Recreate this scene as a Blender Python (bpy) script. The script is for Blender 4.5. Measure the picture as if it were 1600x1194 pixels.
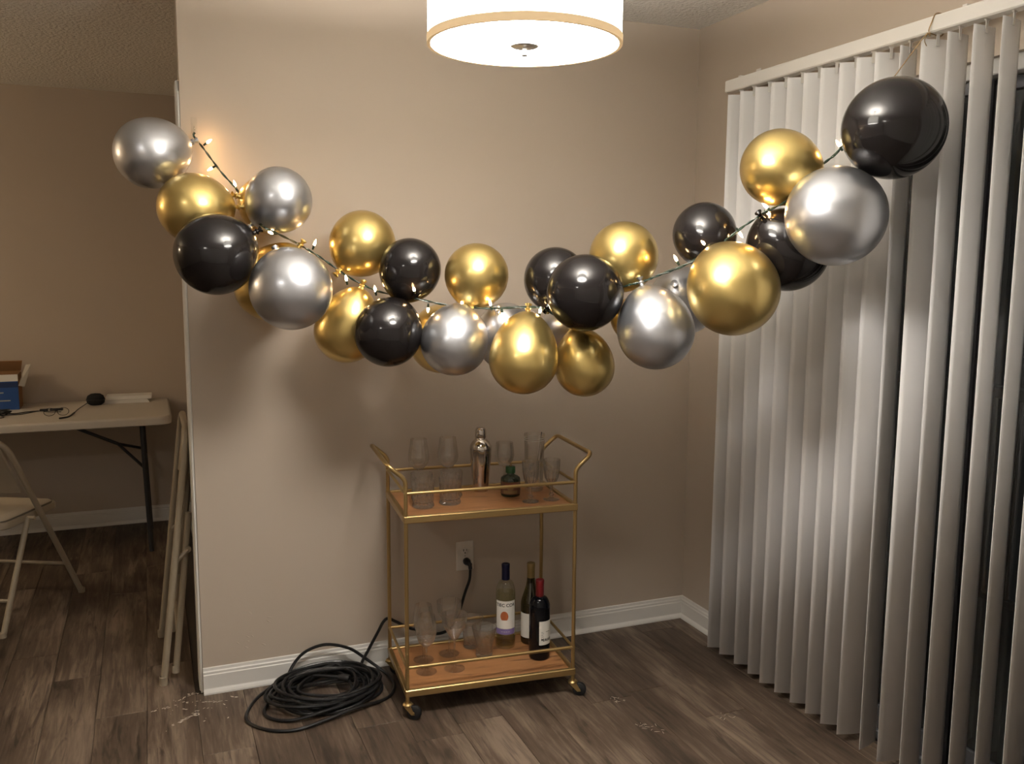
import bpy, math, random
from mathutils import Vector, Matrix
random.seed(7)
PI = math.pi
scene = bpy.context.scene
col = scene.collection
for o in list(bpy.data.objects):
    bpy.data.objects.remove(o)

# ------------------------------------------------------------------ camera
cd = bpy.data.cameras.new('camera')
cam = bpy.data.objects.new('camera', cd)
col.objects.link(cam)
cd.sensor_fit = 'HORIZONTAL'; cd.sensor_width = 36.0
cd.lens = 1407.33 / 1600 * 36.0
cd.clip_start = 0.05
_R = Vector((0.92733, -0.37421, 0.00546)); _U = Vector((0.04293, 0.12086, 0.99174)); _F = Vector((0.37178, 0.91944, -0.12814))
cam.matrix_world = Matrix(((_R.x, _U.x, -_F.x, -2.09134), (_R.y, _U.y, -_F.y, -3.19389), (_R.z, _U.z, -_F.z, 1.50206), (0, 0, 0, 1)))
scene.camera = cam

# ------------------------------------------------------------------ world, exposure
w = bpy.data.worlds.new('night'); scene.world = w
w.use_nodes = True
w.node_tree.nodes['Background'].inputs[0].default_value = (0.006, 0.006, 0.006, 1)
w.node_tree.nodes['Background'].inputs[1].default_value = 0.6
vs = scene.view_settings
vs.view_transform = 'Standard'; vs.look = 'None'; vs.gamma = 1.0; vs.use_curve_mapping = False
vs.exposure = 0.16
scene.cycles.max_bounces = 12
scene.cycles.transparent_max_bounces = 16
scene.cycles.transmission_bounces = 12
scene.cycles.sample_clamp_indirect = 6.0

PENDANT_DISC = 57.0     # diffuser of the drum pendant
PENDANT_SHADE = 13.0     # its fabric
PENDANT_TOP = 480.0      # open top
TORCH = 70.0            # floor lamp in the next room
FILL_DOME = 36.0             # unseen ceiling dome, added as fill light
BULB = 110.0             # fairy light bulbs

W, D, H = 1.9656, 2.3747, 2.44
XL, YF = -5.3, -3.75

# ------------------------------------------------------------------ materials
MATS = {}
def mat(name, base=(.5, .5, .5), rough=.5, metal=0.0, spec=.5, trans=0.0, ior=1.45, coat=0.0, coat_rough=.05, emit=None, estr=0.0, bump=None, sheen=0.0):
    if name in MATS: return MATS[name]
    m = bpy.data.materials.new(name); m.use_nodes = True
    nt = m.node_tree; b = nt.nodes['Principled BSDF']
    b.inputs['Base Color'].default_value = (*base, 1)
    b.inputs['Roughness'].default_value = rough
    b.inputs['Metallic'].default_value = metal
    b.inputs['Specular IOR Level'].default_value = spec
    b.inputs['Transmission Weight'].default_value = trans
    b.inputs['IOR'].default_value = ior
    b.inputs['Coat Weight'].default_value = coat
    b.inputs['Coat Roughness'].default_value = coat_rough
    b.inputs['Sheen Weight'].default_value = sheen
    if emit:
        b.inputs['Emission Color'].default_value = (*emit, 1)
        b.inputs['Emission Strength'].default_value = estr
    if bump:
        sc, st, dist = bump[:3]
        tc = nt.nodes.new('ShaderNodeTexCoord'); n = nt.nodes.new('ShaderNodeTexNoise'); bp = nt.nodes.new('ShaderNodeBump')
        n.inputs['Scale'].default_value = sc; n.inputs['Detail'].default_value = bump[3] if len(bump) > 3 else 3
        bp.inputs['Strength'].default_value = st; bp.inputs['Distance'].default_value = dist
        nt.links.new(tc.outputs['Object'], n.inputs['Vector']); nt.links.new(n.outputs['Fac'], bp.inputs['Height'])
        nt.links.new(bp.outputs['Normal'], b.inputs['Normal'])
    MATS[name] = m
    return m

def wood_mat(name, dark, mid, light, along='Y', rough=.45, per_object=0.35, scale=1.0, bumpd=.0006, grain=1.6, lo=.36, hi=.76):
    m = bpy.data.materials.new(name); m.use_nodes = True
    nt = m.node_tree; N = nt.nodes; L = nt.links; b = N['Principled BSDF']
    tc = N.new('ShaderNodeTexCoord'); oi = N.new('ShaderNodeObjectInfo')
    mp = N.new('ShaderNodeMapping')
    s = {'X': (1.2, 16, 16), 'Y': (16, 1.2, 16)}[along]
    mp.inputs['Scale'].default_value = tuple(v * scale for v in s)
    off = N.new('ShaderNodeVectorMath'); off.operation = 'SCALE'
    cmb = N.new('ShaderNodeCombineXYZ'); L.new(oi.outputs['Random'], cmb.inputs[0]); L.new(oi.outputs['Random'], cmb.inputs[1]); cmb.inputs[2].default_value = .3
    L.new(cmb.outputs[0], off.inputs[0]); off.inputs['Scale'].default_value = 37.0
    add = N.new('ShaderNodeVectorMath'); L.new(tc.outputs['Object'], add.inputs[0]); L.new(off.outputs[0], add.inputs[1])
    L.new(add.outputs[0], mp.inputs['Vector'])
    n1 = N.new('ShaderNodeTexNoise'); n1.inputs['Scale'].default_value = grain; n1.inputs['Detail'].default_value = 7; n1.inputs['Roughness'].default_value = .66; n1.inputs['Distortion'].default_value = .6
    L.new(mp.outputs[0], n1.inputs['Vector'])
    # broad cloudy variation along the board
    mp2 = N.new('ShaderNodeMapping'); s2 = {'X': (1.6, 6, 6), 'Y': (6, 1.6, 6)}[along]; mp2.inputs['Scale'].default_value = tuple(v * scale for v in s2)
    L.new(add.outputs[0], mp2.inputs['Vector'])
    n2 = N.new('ShaderNodeTexNoise'); n2.inputs['Scale'].default_value = 1.3; n2.inputs['Detail'].default_value = 4
    L.new(mp2.outputs[0], n2.inputs['Vector'])
    mx = N.new('ShaderNodeMath'); mx.operation = 'MULTIPLY_ADD'; L.new(n2.outputs['Fac'], mx.inputs[0]); mx.inputs[1].default_value = .55
    m5 = N.new('ShaderNodeMath'); m5.operation = 'MULTIPLY'; L.new(n1.outputs['Fac'], m5.inputs[0]); m5.inputs[1].default_value = .55
    L.new(m5.outputs[0], mx.inputs[2])
    pr = N.new('ShaderNodeMath'); pr.operation = 'MULTIPLY_ADD'; L.new(oi.outputs['Random'], pr.inputs[0]); pr.inputs[1].default_value = per_object * .5; L.new(mx.outputs[0], pr.inputs[2])
    sb = N.new('ShaderNodeMath'); sb.operation = 'SUBTRACT'; L.new(pr.outputs[0], sb.inputs[0]); sb.inputs[1].default_value = per_object * .25
    cr = N.new('ShaderNodeValToRGB'); e = cr.color_ramp.elements
    e[0].position = lo; e[0].color = (*dark, 1); e[1].position = hi; e[1].color = (*light, 1)
    k = cr.color_ramp.elements.new(.55); k.color = (*mid, 1)
    L.new(sb.outputs[0], cr.inputs[0])
    # knots and dark streaks
    n3 = N.new('ShaderNodeTexNoise'); n3.inputs['Scale'].default_value = 3.2; n3.inputs['Detail'].default_value = 5; n3.inputs['Distortion'].default_value = 1.6
    mp3 = N.new('ShaderNodeMapping'); s3 = {'X': (.9, 7, 7), 'Y': (7, .9, 7)}[along]; mp3.inputs['Scale'].default_value = tuple(v * scale for v in s3); L.new(add.outputs[0], mp3.inputs['Vector']); L.new(mp3.outputs[0], n3.inputs['Vector'])
    c3 = N.new('ShaderNodeValToRGB'); c3.color_ramp.elements[0].position = .33; c3.color_ramp.elements[0].color = (.32, .30, .28, 1); c3.color_ramp.elements[1].position = .42; c3.color_ramp.elements[1].color = (1, 1, 1, 1)
    L.new(n3.outputs['Fac'], c3.inputs[0])
    mm = N.new('ShaderNodeMix'); mm.data_type = 'RGBA'; mm.blend_type = 'MULTIPLY'; mm.inputs['Factor'].default_value = .8
    L.new(cr.outputs[0], mm.inputs['A']); L.new(c3.outputs[0], mm.inputs['B']); L.new(mm.outputs['Result'], b.inputs['Base Color'])
    b.inputs['Roughness'].default_value = rough; b.inputs['Specular IOR Level'].default_value = .35
    bp = N.new('ShaderNodeBump'); bp.inputs['Strength'].default_value = .35; bp.inputs['Distance'].default_value = bumpd
    L.new(n1.outputs['Fac'], bp.inputs['Height']); L.new(bp.outputs[0], b.inputs['Normal'])
    return m

M_WALL = mat('wall_paint', (.455, .385, .312), .62, spec=.3, bump=(140, .12, .0008))
M_CEIL = mat('ceiling_texture', (.80, .78, .74), .9, spec=.1, bump=(70, 1.0, .012, 4))
M_CEIL2 = mat('kitchen_wall_paint', (.80, .78, .74), .7, spec=.2)
M_TRIM = mat('trim_paint', (.66, .64, .60), .38, spec=.45)
M_FLOOR = wood_mat('plank_wood', (.030, .020, .0135), (.080, .056, .039), (.185, .140, .104), 'Y', .52, .13, grain=3.4, lo=.40, hi=.70)
M_BASE = mat('floor_base', (.035, .025, .018), .8)
M_SLAT = mat('slat_vinyl', (.86, .85, .845), .55, spec=.3)
M_RAIL = mat('rail_enamel', (.80, .78, .74), .4)
M_CLIP = mat('clip_plastic', (.68, .66, .62), .35)
M_GLASSP = mat('pane_glass', (.85, .9, .9), .02, trans=1.0, ior=1.45)
M_ALU = mat('door_frame_white', (.52, .51, .49), .4)
M_DARK = mat('dark_metal_rail', (.06, .06, .065), .5, metal=.3)
M_SILVER = mat('silver_balloon_latex', (.575, .59, .625), .33, metal=.93, coat=.35, coat_rough=.08)
M_GOLD = mat('gold_balloon_latex', (.69, .52, .19), .31, metal=.93, coat=.35, coat_rough=.08)
M_BLACK = mat('black_balloon_latex', (.0065, .0055, .0055), .21, spec=.12, coat=.30, coat_rough=.03)
M_WIRE = mat('green_wire', (.010, .022, .014), .35)
M_BULB = mat('lit_bulb', (1, .8, .55), .2, emit=(1, .60, .26), estr=BULB)
M_BULBTIP = mat('bulb_glass', (1, .95, .85), .03, trans=1.0, ior=1.3)
M_TWINE = mat('jute_twine', (.30, .20, .10), .9)
def thin_clear(name, tint=(.96, .97, .97), solid=0.0):
    m = bpy.data.materials.new(name); m.use_nodes = True; nt = m.node_tree; nt.nodes.remove(nt.nodes['Principled BSDF'])
    t = nt.nodes.new('ShaderNodeBsdfTransparent'); g = nt.nodes.new('ShaderNodeBsdfGlossy'); f = nt.nodes.new('ShaderNodeFresnel'); x = nt.nodes.new('ShaderNodeMixShader')
    t.inputs[0].default_value = (*tint, 1); g.inputs['Roughness'].default_value = .012; f.inputs['IOR'].default_value = 2.0 if 'glass' in name else 1.5
    ge = nt.nodes.new('ShaderNodeNewGeometry'); mu = nt.nodes.new('ShaderNodeMath'); mu.operation = 'MULTIPLY'; iv = nt.nodes.new('ShaderNodeMath'); iv.operation = 'SUBTRACT'; iv.inputs[0].default_value = 1.0
    nt.links.new(ge.outputs['Backfacing'], iv.inputs[1]); nt.links.new(iv.outputs[0], mu.inputs[0]); nt.links.new(f.outputs[0], mu.inputs[1])
    nt.links.new(mu.outputs[0], x.inputs[0]); nt.links.new(t.outputs[0], x.inputs[1]); nt.links.new(g.outputs[0], x.inputs[2]); nt.links.new(x.outputs[0], nt.nodes['Material Output'].inputs[0])
    if solid:
        gl = nt.nodes.new('ShaderNodeBsdfGlass'); gl.inputs['IOR'].default_value = 1.48; gl.inputs['Roughness'].default_value = .0; y = nt.nodes.new('ShaderNodeMixShader'); y.inputs[0].default_value = solid
        nt.links.new(x.outputs[0], y.inputs[1]); nt.links.new(gl.outputs[0], y.inputs[2]); nt.links.new(y.outputs[0], nt.nodes['Material Output'].inputs[0])
    return m
M_CLEAR = thin_clear('clear_plastic')
M_BRASS = mat('satin_brass', (.46, .325, .14), .34, metal=.88)
M_BOARD = wood_mat('tray_wood', (.25, .112, .042), (.34, .158, .062), (.40, .195, .080), 'X', .42, .1, 1.0, .0002)
M_RUBBER = mat('black_rubber', (.008, .008, .009), .45)
M_CORD = mat('cord_vinyl', (.006, .006, .0065), .36, spec=.35)
M_CHROME = mat('polished_steel', (.62, .58, .54), .10, metal=1.0)
M_STEELD = mat('dark_steel_tool', (.025, .025, .028), .22, metal=.6)
M_GLASS = thin_clear('clear_glass', (.985, .985, .98), .38)
M_CUT = thin_clear('cut_glass', (.98, .98, .975), .75)
M_WBOT = thin_clear('pale_bottle_glass', (.93, .95, .88), .15)
M_WINEW = thin_clear('white_wine', (.94, .94, .80))
M_OLIVE = thin_clear('olive_bottle_glass', (.26, .25, .07))
M_RED = mat('dark_bottle_glass', (.002, .0025, .004), .05, spec=.35)
M_GREENB = mat('dark_green_bottle_glass', (.020, .028, .012), .06, trans=.2, spec=.6)
M_CAPB = mat('navy_foil', (.006, .008, .045), .35, metal=.2)
M_CAPG = mat('gold_foil', (.30, .22, .09), .4, metal=.4)
M_CAPR = mat('red_foil', (.115, .006, .008), .38, metal=.1)
M_CAPGR = mat('green_cap', (.012, .060, .014), .35)
M_LABEL = mat('label_paper', (.70, .68, .62), .7)
M_LPURP = mat('label_purple', (.20, .15, .33), .7)
M_LORAN = mat('label_orange', (.36, .10, .03), .7)
M_LBROWN = mat('label_brown', (.13, .055, .028), .7)
M_LGOLD = mat('label_gold', (.20, .13, .05), .6)
M_LRED = mat('label_red', (.17, .035, .02), .6)
M_INK = mat('ink', (.03, .03, .03), .7)
M_PLATE = mat('outlet_plastic', (.62, .58, .52), .35)
M_SLOT = mat('outlet_slot', (.02, .02, .02), .6)
M_TABLE = mat('table_plastic', (.52, .48, .42), .45, bump=(260, .15, .0006))
M_TLEG = mat('table_leg_paint', (.030, .030, .032), .4, metal=.3)
M_CHAIR = mat('chair_enamel', (.26, .215, .155), .35, spec=.5)
M_SEATF = mat('seat_fabric', (.36, .31, .24), .85, bump=(300, .5, .002))
M_PIPE = mat('seat_piping', (.10, .08, .06), .6)
M_CARD = mat('cardboard', (.26, .135, .055), .85)
M_CARDIN = mat('cardboard_grey', (.40, .37, .32), .85)
M_BLUE = mat('box_blue_print', (.012, .06, .23), .45)
M_BLUE2 = mat('box_navy_print', (.006, .025, .10), .45)
M_WHITEP = mat('white_paper', (.72, .70, .66), .7)
M_BLACKP = mat('black_plastic', (.012, .012, .013), .5)
M_FOAM = mat('black_foam', (.010, .010, .010), .95)
M_SHADE = mat('shade_fabric', (.8, .77, .68), .8, emit=(1.0, .94, .82), estr=PENDANT_SHADE)
M_RIM = mat('shade_rim_trim', (.62, .50, .32), .7, emit=(1.0, .66, .34), estr=.35)  # slight glow stands in for lamp light passing through the trim
M_DIFF = mat('pendant_diffuser', (.9, .88, .84), .4, emit=(1.0, .94, .87), estr=PENDANT_DISC)
M_TOPG = mat('pendant_top_light', (.9, .88, .84), .4, emit=(1.0, .94, .87), estr=PENDANT_TOP)
M_NICKEL = mat('brushed_nickel', (.42, .40, .37), .35, metal=1.0)
M_TORCH = mat('torch_glass', (.9, .85, .75), .4, emit=(1.0, .78, .52), estr=TORCH)
M_FILL_DOME = mat('fill_dome_glow', (.9, .88, .84), .4, emit=(1.0, .93, .85), estr=FILL_DOME)
M_FLAKE = mat('dried_paint', (.50, .45, .39), .85)

# ------------------------------------------------------------------ mesh builder
class MB:
    def __init__(s): s.v = []; s.f = []; s.sm = []
    def add(s, vs, fs, smooth=False):
        o = len(s.v); s.v += [tuple(v) for v in vs]
        for f in fs: s.f.append(tuple(i + o for i in f)); s.sm.append(smooth)
        return s
    def box(s, x0, x1, y0, y1, z0, z1, mtx=None):
        vs = [Vector((x, y, z)) for z in (z0, z1) for y in (y0, y1) for x in (x0, x1)]
        if mtx: vs = [mtx @ v for v in vs]
        return s.add(vs, [(0, 2, 3, 1), (4, 5, 7, 6), (0, 1, 5, 4), (2, 6, 7, 3), (0, 4, 6, 2), (1, 3, 7, 5)])
    def bbox(s, x0, x1, y0, y1, z0, z1, b=.003, mtx=None):
        # box with chamfered vertical and top/bottom edges
        def ring(z, i):
            return [(x0 + i, y0 + b + i * 0, z), (x0 + b, y0 + i, z), (x1 - b, y0 + i, z), (x1 - i, y0 + b, z), (x1 - i, y1 - b, z), (x1 - b, y1 - i, z), (x0 + b, y1 - i, z), (x0 + i, y1 - b, z)]
        rings = [ring(z0, b), ring(z0 + b, 0), ring(z1 - b, 0), ring(z1, b)]
        vs = [Vector(p) for r in rings for p in r]
        if mtx: vs = [mtx @ v for v in vs]
        fs = [tuple(reversed(range(8))), tuple(range(24, 32))]
        for k in range(3):
            for i in range(8):
                j = (i + 1) % 8; a = k * 8
                fs.append((a + i, a + j, a + 8 + j, a + 8 + i))
        return s.add(vs, fs)
    def tube(s, pts, r, seg=10, closed=False, cap=True, smooth=True):
        pts = [Vector(p) for p in pts]; n = len(pts)
        rr = r if isinstance(r, (list, tuple)) else [r] * n
        T = []
        for i in range(n):
            a = pts[(i - 1) % n] if (closed or i) else pts[0]; c = pts[(i + 1) % n] if (closed or i < n - 1) else pts[-1]
            t = (c - a); T.append(t.normalized() if t.length > 1e-9 else Vector((0, 0, 1)))
        up = Vector((0, 0, 1)) if abs(T[0].z) < .9 else Vector((1, 0, 0))
        nx = T[0].cross(up).normalized(); vs = []
        for i in range(n):
            nx = (nx - T[i] * nx.dot(T[i]))
            if nx.length < 1e-6: nx = T[i].orthogonal()
            nx.normalize(); ny = T[i].cross(nx)
            for k in range(seg):
                a = 2 * PI * k / seg
                vs.append(pts[i] + (nx * math.cos(a) + ny * math.sin(a)) * rr[i])
        fs = []
        m = n if closed else n - 1
        for i in range(m):
            for k in range(seg):
                a = i * seg + k; b = i * seg + (k + 1) % seg; j = ((i + 1) % n) * seg
                fs.append((a, b, j + (k + 1) % seg, j + k))
        s.add(vs, fs, smooth)
        if cap and not closed:
            s.add(vs[:seg], [tuple(reversed(range(seg)))]); s.add(vs[-seg:], [tuple(range(seg))])
        return s
    def lathe(s, prof, seg=32, mtx=None, smooth=True, flute=None):
        # prof: (r,z) list from bottom to top; flute(r,z,ang)->r
        vs = []; fs = []; idx = []
        for r, z in prof:
            if r < 1e-6:
                idx.append([len(vs)] * seg); vs.append(Vector((0, 0, z)))
            else:
                base = len(vs)
                for k in range(seg):
                    a = 2 * PI * k / seg; q = flute(r, z, a) if flute else r
                    vs.append(Vector((q * math.cos(a), q * math.sin(a), z)))
                idx.append([base + k for k in range(seg)])
        for i in range(len(prof) - 1):
            for k in range(seg):
                j = (k + 1) % seg
                f = [idx[i][k], idx[i][j], idx[i + 1][j], idx[i + 1][k]]
                g = []
                for q in f:
                    if q not in g: g.append(q)
                if len(g) > 2: fs.append(tuple(g))
        if mtx: vs = [mtx @ v for v in vs]
        return s.add(vs, fs, smooth)
    def extrude(s, poly, z0, z1, mtx=None, smooth=False):
        n = len(poly)
        vs = [Vector((x, y, z0)) for x, y in poly] + [Vector((x, y, z1)) for x, y in poly]
        if mtx: vs = [mtx @ v for v in vs]
        fs = [tuple(reversed(range(n))), tuple(range(n, 2 * n))] + [(i, (i + 1) % n, n + (i + 1) % n, n + i) for i in range(n)]
        return s.add(vs, fs, smooth)
    def mesh(s, name, m):
        me = bpy.data.meshes.new(name); me.from_pydata(s.v, [], s.f)
        me.polygons.foreach_set('use_smooth', s.sm); me.materials.append(m); me.update()
        if any(s.sm): me.set_sharp_from_angle(angle=math.radians(42))
        return me
    def obj(s, name, m, parent=None, loc=None, rotz=0):
        o = bpy.data.objects.new(name, s.mesh(name, m)); col.objects.link(o)
        if parent: o.parent = parent
        if loc is not None: o.location = loc
        o.rotation_euler.z = rotz
        return o

def tag(o, label=None, cat=None, group=None, kind=None):
    if label: o['label'] = label
    if cat: o['category'] = cat
    if group: o['group'] = group
    if kind: o['kind'] = kind
    return o
def thing(name, label, cat, loc=(0, 0, 0), rotz=0, group=None):
    o = bpy.data.objects.new(name, None); col.objects.link(o); o.empty_display_size = .05
    o.location = loc; o.rotation_euler.z = rotz
    return tag(o, label, cat, group)
def copy_tree(o, parent=None):
    c = o.copy(); col.objects.link(c)
    if parent: c.parent = parent
    for ch in list(o.children): copy_tree(ch, c)
    return c
def spline(pts, n=8, closed=False):
    P = [Vector(p) for p in pts]; out = []; m = len(P)
    rng = range(m) if closed else range(m - 1)
    for i in rng:
        p0 = P[(i - 1) % m] if (closed or i) else P[0] * 2 - P[1]
        p1 = P[i]; p2 = P[(i + 1) % m]
        p3 = P[(i + 2) % m] if (closed or i + 2 < m) else P[-1] * 2 - P[-2]
        for k in range(n):
            t = k / n
            out.append(.5 * ((2 * p1) + (p2 - p0) * t + (2 * p0 - 5 * p1 + 4 * p2 - p3) * t * t + (3 * p1 - p0 - 3 * p2 + p3) * t ** 3))
    if not closed: out.append(P[-1])
    return out
def fillet(pts, r, n=5):
    P = [Vector(p) for p in pts]; out = [P[0]]
    for i in range(1, len(P) - 1):
        a = (P[i - 1] - P[i]); c = (P[i + 1] - P[i]); ra = min(r, a.length * .49); rc = min(r, c.length * .49)
        A = P[i] + a.normalized() * ra; B = P[i] + c.normalized() * rc
        for k in range(n + 1):
            t = k / n; out.append(A * (1 - t) ** 2 + P[i] * 2 * t * (1 - t) + B * t * t)
    out.append(P[-1]); return out
def struct(name, mb, m, parent=None):
    o = mb.obj(name, m, parent)
    if not parent: o['kind'] = 'structure'
    return o
def text_mb(txt, size, xform, depth=.0):
    cu = bpy.data.curves.new('t', 'FONT'); cu.body = txt; cu.size = size; cu.align_x = 'CENTER'; cu.align_y = 'CENTER'; cu.resolution_u = 3; cu.offset = size * .022
    ob = bpy.data.objects.new('t', cu); me = ob.to_mesh()
    mb = MB().add([xform(v.co.x, v.co.y) for v in me.vertices], [tuple(p.vertices) for p in me.polygons])
    ob.to_mesh_clear(); bpy.data.objects.remove(ob); bpy.data.curves.remove(cu)
    return mb

# ================================================================== ROOM
fl = struct('floor', MB().box(XL, .02, YF, D + .1, -.05, -.0065), M_BASE)
PW, PL = .1585, 1.22
JOINT = {-.487: -.54, -.328: -.79, -1.279: -.59, -2.389: .29}
x = -.566 + PW * 4; row = 0
while x > -3.55:
    xa, xb = x - PW, x
    cx = (xa + xb) / 2; xb_c = min(xb, -.001)
    ymax = D - .002 if cx < -1.93 else -.001
    y0 = -2.35 - random.random() * PL
    for jx, jy in JOINT.items():
        if abs(cx - jx) < .02: y0 = jy - 2 * PL
    while y0 < -2.35 - PL: y0 += PL
    while y0 < ymax:
        y1 = min(y0 + PL, ymax)
        if y1 - y0 > .05 and y1 > -2.3 and xb_c - xa > .03:
            g = .0005; L2, W2 = (y1 - y0) / 2 - g, (xb_c - xa) / 2 - g
            mb = MB(); b = .0009
            vs = [(-W2, -L2, -.0065), (W2, -L2, -.0065), (W2, L2, -.0065), (-W2, L2, -.0065), (-W2, -L2, -.0012), (W2, -L2, -.0012), (W2, L2, -.0012), (-W2, L2, -.0012),
                  (-W2 + b, -L2 + b, 0), (W2 - b, -L2 + b, 0), (W2 - b, L2 - b, 0), (-W2 + b, L2 - b, 0)]
            mb.add(vs, [(8, 9, 10, 11), (4, 5, 9, 8), (5, 6, 10, 9), (6, 7, 11, 10), (7, 4, 8, 11), (0, 1, 5, 4), (1, 2, 6, 5), (2, 3, 7, 6), (3, 0, 4, 7)])
            mb.obj('plank', M_FLOOR, fl, ((xa + xb_c) / 2, (y0 + y1) / 2, 0))
        y0 = y1
        if y1 >= ymax: break
    x -= PW; row += 1
# plank at the edge of the partition runs in both spaces
struct('ceiling', MB().box(XL - .1, .12, YF - .1, D + .1, H, H + .08), M_CEIL)
struct('wall_back', MB().box(-W, .1, 0, .125, 0, H), M_WALL)
struct('wall_inner', MB().box(-1.895, -1.78, .125, D, 0, H), M_WALL)
struct('wall_far', MB().box(XL, -1.78, D, D + .1, 0, H), M_WALL)
struct('wall_left', MB().box(XL - .1, XL, YF, D + .1, 0, H), M_WALL)
struct('wall_front', MB().box(XL - .1, .1, YF - .1, YF, 0, H), M_CEIL2)
# right wall with the sliding-door opening
DY0, DY1, DZ = -.40, -2.25, 2.055
mb = MB(); mb.box(0, .12, DY0, 0, 0, H); mb.box(0, .12, YF, DY1, 0, H); mb.box(0, .12, DY1, DY0, DZ, H)
struct('wall_right', mb, M_WALL)
# baseboards: profile (distance from wall, height)
BP = [(0, 0), (.020, 0), (.0195, .006), (.016, .013), (.0125, .018), (.0118, .020), (.0118, .068), (.0095, .071), (.0095, .079), (.0065, .083), (.005, .092), (0, .094)]
def baseboard(name, a, b, ndir, parent=None, ext0=0, ext1=0):
    # runs from a to b, profile pointing along ndir; ends mitred by ext (signed, per unit of profile depth)
    a = Vector((*a, 0)); b = Vector((*b, 0)); d = (b - a).normalized(); nd = Vector((*ndir, 0)); n = len(BP)
    vs = [a + nd * q + Vector((0, 0, z)) - d * q * ext0 for q, z in BP] + [b + nd * q + Vector((0, 0, z)) + d * q * ext1 for q, z in BP]
    fs = [tuple(range(n)), tuple(reversed(range(n, 2 * n)))] + [(i, n + i, n + (i + 1) % n, (i + 1) % n) for i in range(n)]
    return struct(name, MB().add(vs, fs), M_TRIM, parent)
baseboard('baseboard_back', (-W, 0), (0, 0), (0, -1), ext0=0, ext1=-1)
baseboard('baseboard_right', (0, 0), (0, DY0 + .0), (-1, 0), ext0=-1, ext1=0)
baseboard('baseboard_far', (XL, D), (-1.895, D), (0, -1), ext0=-1, ext1=-1)
baseboard('baseboard_inner', (-1.895, D), (-1.895, .125), (-1, 0), ext0=-1, ext1=0)
# white casing board round the end of the partition
mb = MB(); mb.bbox(-W - .012, -W,   .021, .125, 0, 2.094, .003); mb.bbox(-W - .0085, -W, .004, .020, 0, 2.06, .002)
struct('trim_1', mb, M_TRIM)
# little spackle lumps on the back wall
mb = MB()
for (sx, sz) in ((-1.801, .274), (-1.797, .268), (-1.733, .246), (-1.737, .232), (-1.81, .185), (-1.809, .168), (-1.844, .167), (-1.816, .146), (-1.756, .148), (-1.795, .186)):
    r = random.uniform(.003, .0065)
    mb.lathe([(r, 0), (r * .8, .0007), (0, .0011)], 8, Matrix.Translation((sx, 0, sz)) @ Matrix.Rotation(random.random(), 4, 'Y') @ Matrix.Rotation(PI / 2, 4, 'X') @ Matrix.Diagonal((1.6, .55, 1, 1)))
o = mb.obj('spackle_patch', M_WALL, bpy.data.objects['wall_back']); o['kind'] = 'stuff'

# sliding glass door (behind the slats)
def frame_bar(name, x0, x1, y0, y1, z0, z1, parent, m=M_ALU):
    return MB().bbox(x0, x1, y0, y1, z0, z1, .003).obj(name, m, parent)
door = bpy.data.objects.new('door_1', None); col.objects.link(door); door['kind'] = 'structure'; door.location = (0.06, (DY0 + DY1) / 2, 0)
YC = (DY0 + DY1) / 2
def dbar(name, x0, x1, y0, y1, z0, z1, m=M_ALU):
    o = frame_bar(name, x0 - .06, x1 - .06, y0 - YC, y1 - YC, z0, z1, door, m); return o
dbar('head_frame', .02, .11, DY1, DY0, 2.012, DZ); dbar('sill', .02, .11, DY1, DY0, 0, .03, M_DARK)
dbar('side_jamb', .02, .11, DY0 - .04, DY0, .03, 2.012); dbar('side_jamb', .02, .11, DY1, DY1 + .04, .03, 2.012)
for (ya, yb, xo) in ((YC - .02, DY0 - .04, .032), (DY1 + .04, YC + .03, .070)):
    p = bpy.data.objects.new('door_panel', None); col.objects.link(p); p.parent = door; p.location = (xo - .06, (ya + yb) / 2 - YC, 0)
    hw = (yb - ya) / 2
    for nm, a in (('stile', (0, .028, -hw, -hw + .05, .03, 2.01)), ('stile', (0, .028, hw - .05, hw, .03, 2.01)), ('top_rail', (0, .028, -hw + .05, hw - .05, 1.975, 2.01)), ('bottom_rail', (0, .028, -hw + .05, hw - .05, .03, .11))):
        MB().bbox(*a, .002).obj(nm, M_DARK, p)
    MB().box(.011, .017, -hw + .05, hw - .05, .11, 1.975).obj('pane', M_GLASSP, p)
# balcony beyond the glass
struct('floor', MB().box(.12, 1.5, -3.2, .6, -.12, -.03), mat('balcony_slab', (.10, .10, .10), .9))
br = thing('balcony_railing', 'dark balcony railing outside behind the glass door', 'railing', (1.3, -1.3, -.03))
MB().bbox(-.03, .03, -1.8, 1.8, .98, 1.03, .006).obj('top_rail', M_DARK, br)
MB().bbox(-.02, .02, -1.8, 1.8, .08, .11, .004).obj('bottom_rail', M_DARK, br)
bal = MB().bbox(-.009, .009, -.009, .009, .11, .98, .002).mesh('baluster', M_DARK)
for k in range(30):
    o = bpy.data.objects.new('baluster', bal); col.objects.link(o); o.parent = br; o.location = (0, -1.74 + k * .12, 0)
for yy in (-1.77, 1.77): MB().bbox(-.022, .022, yy - .022, yy + .022, 0, .98, .004).obj('post', M_DARK, br)

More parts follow.
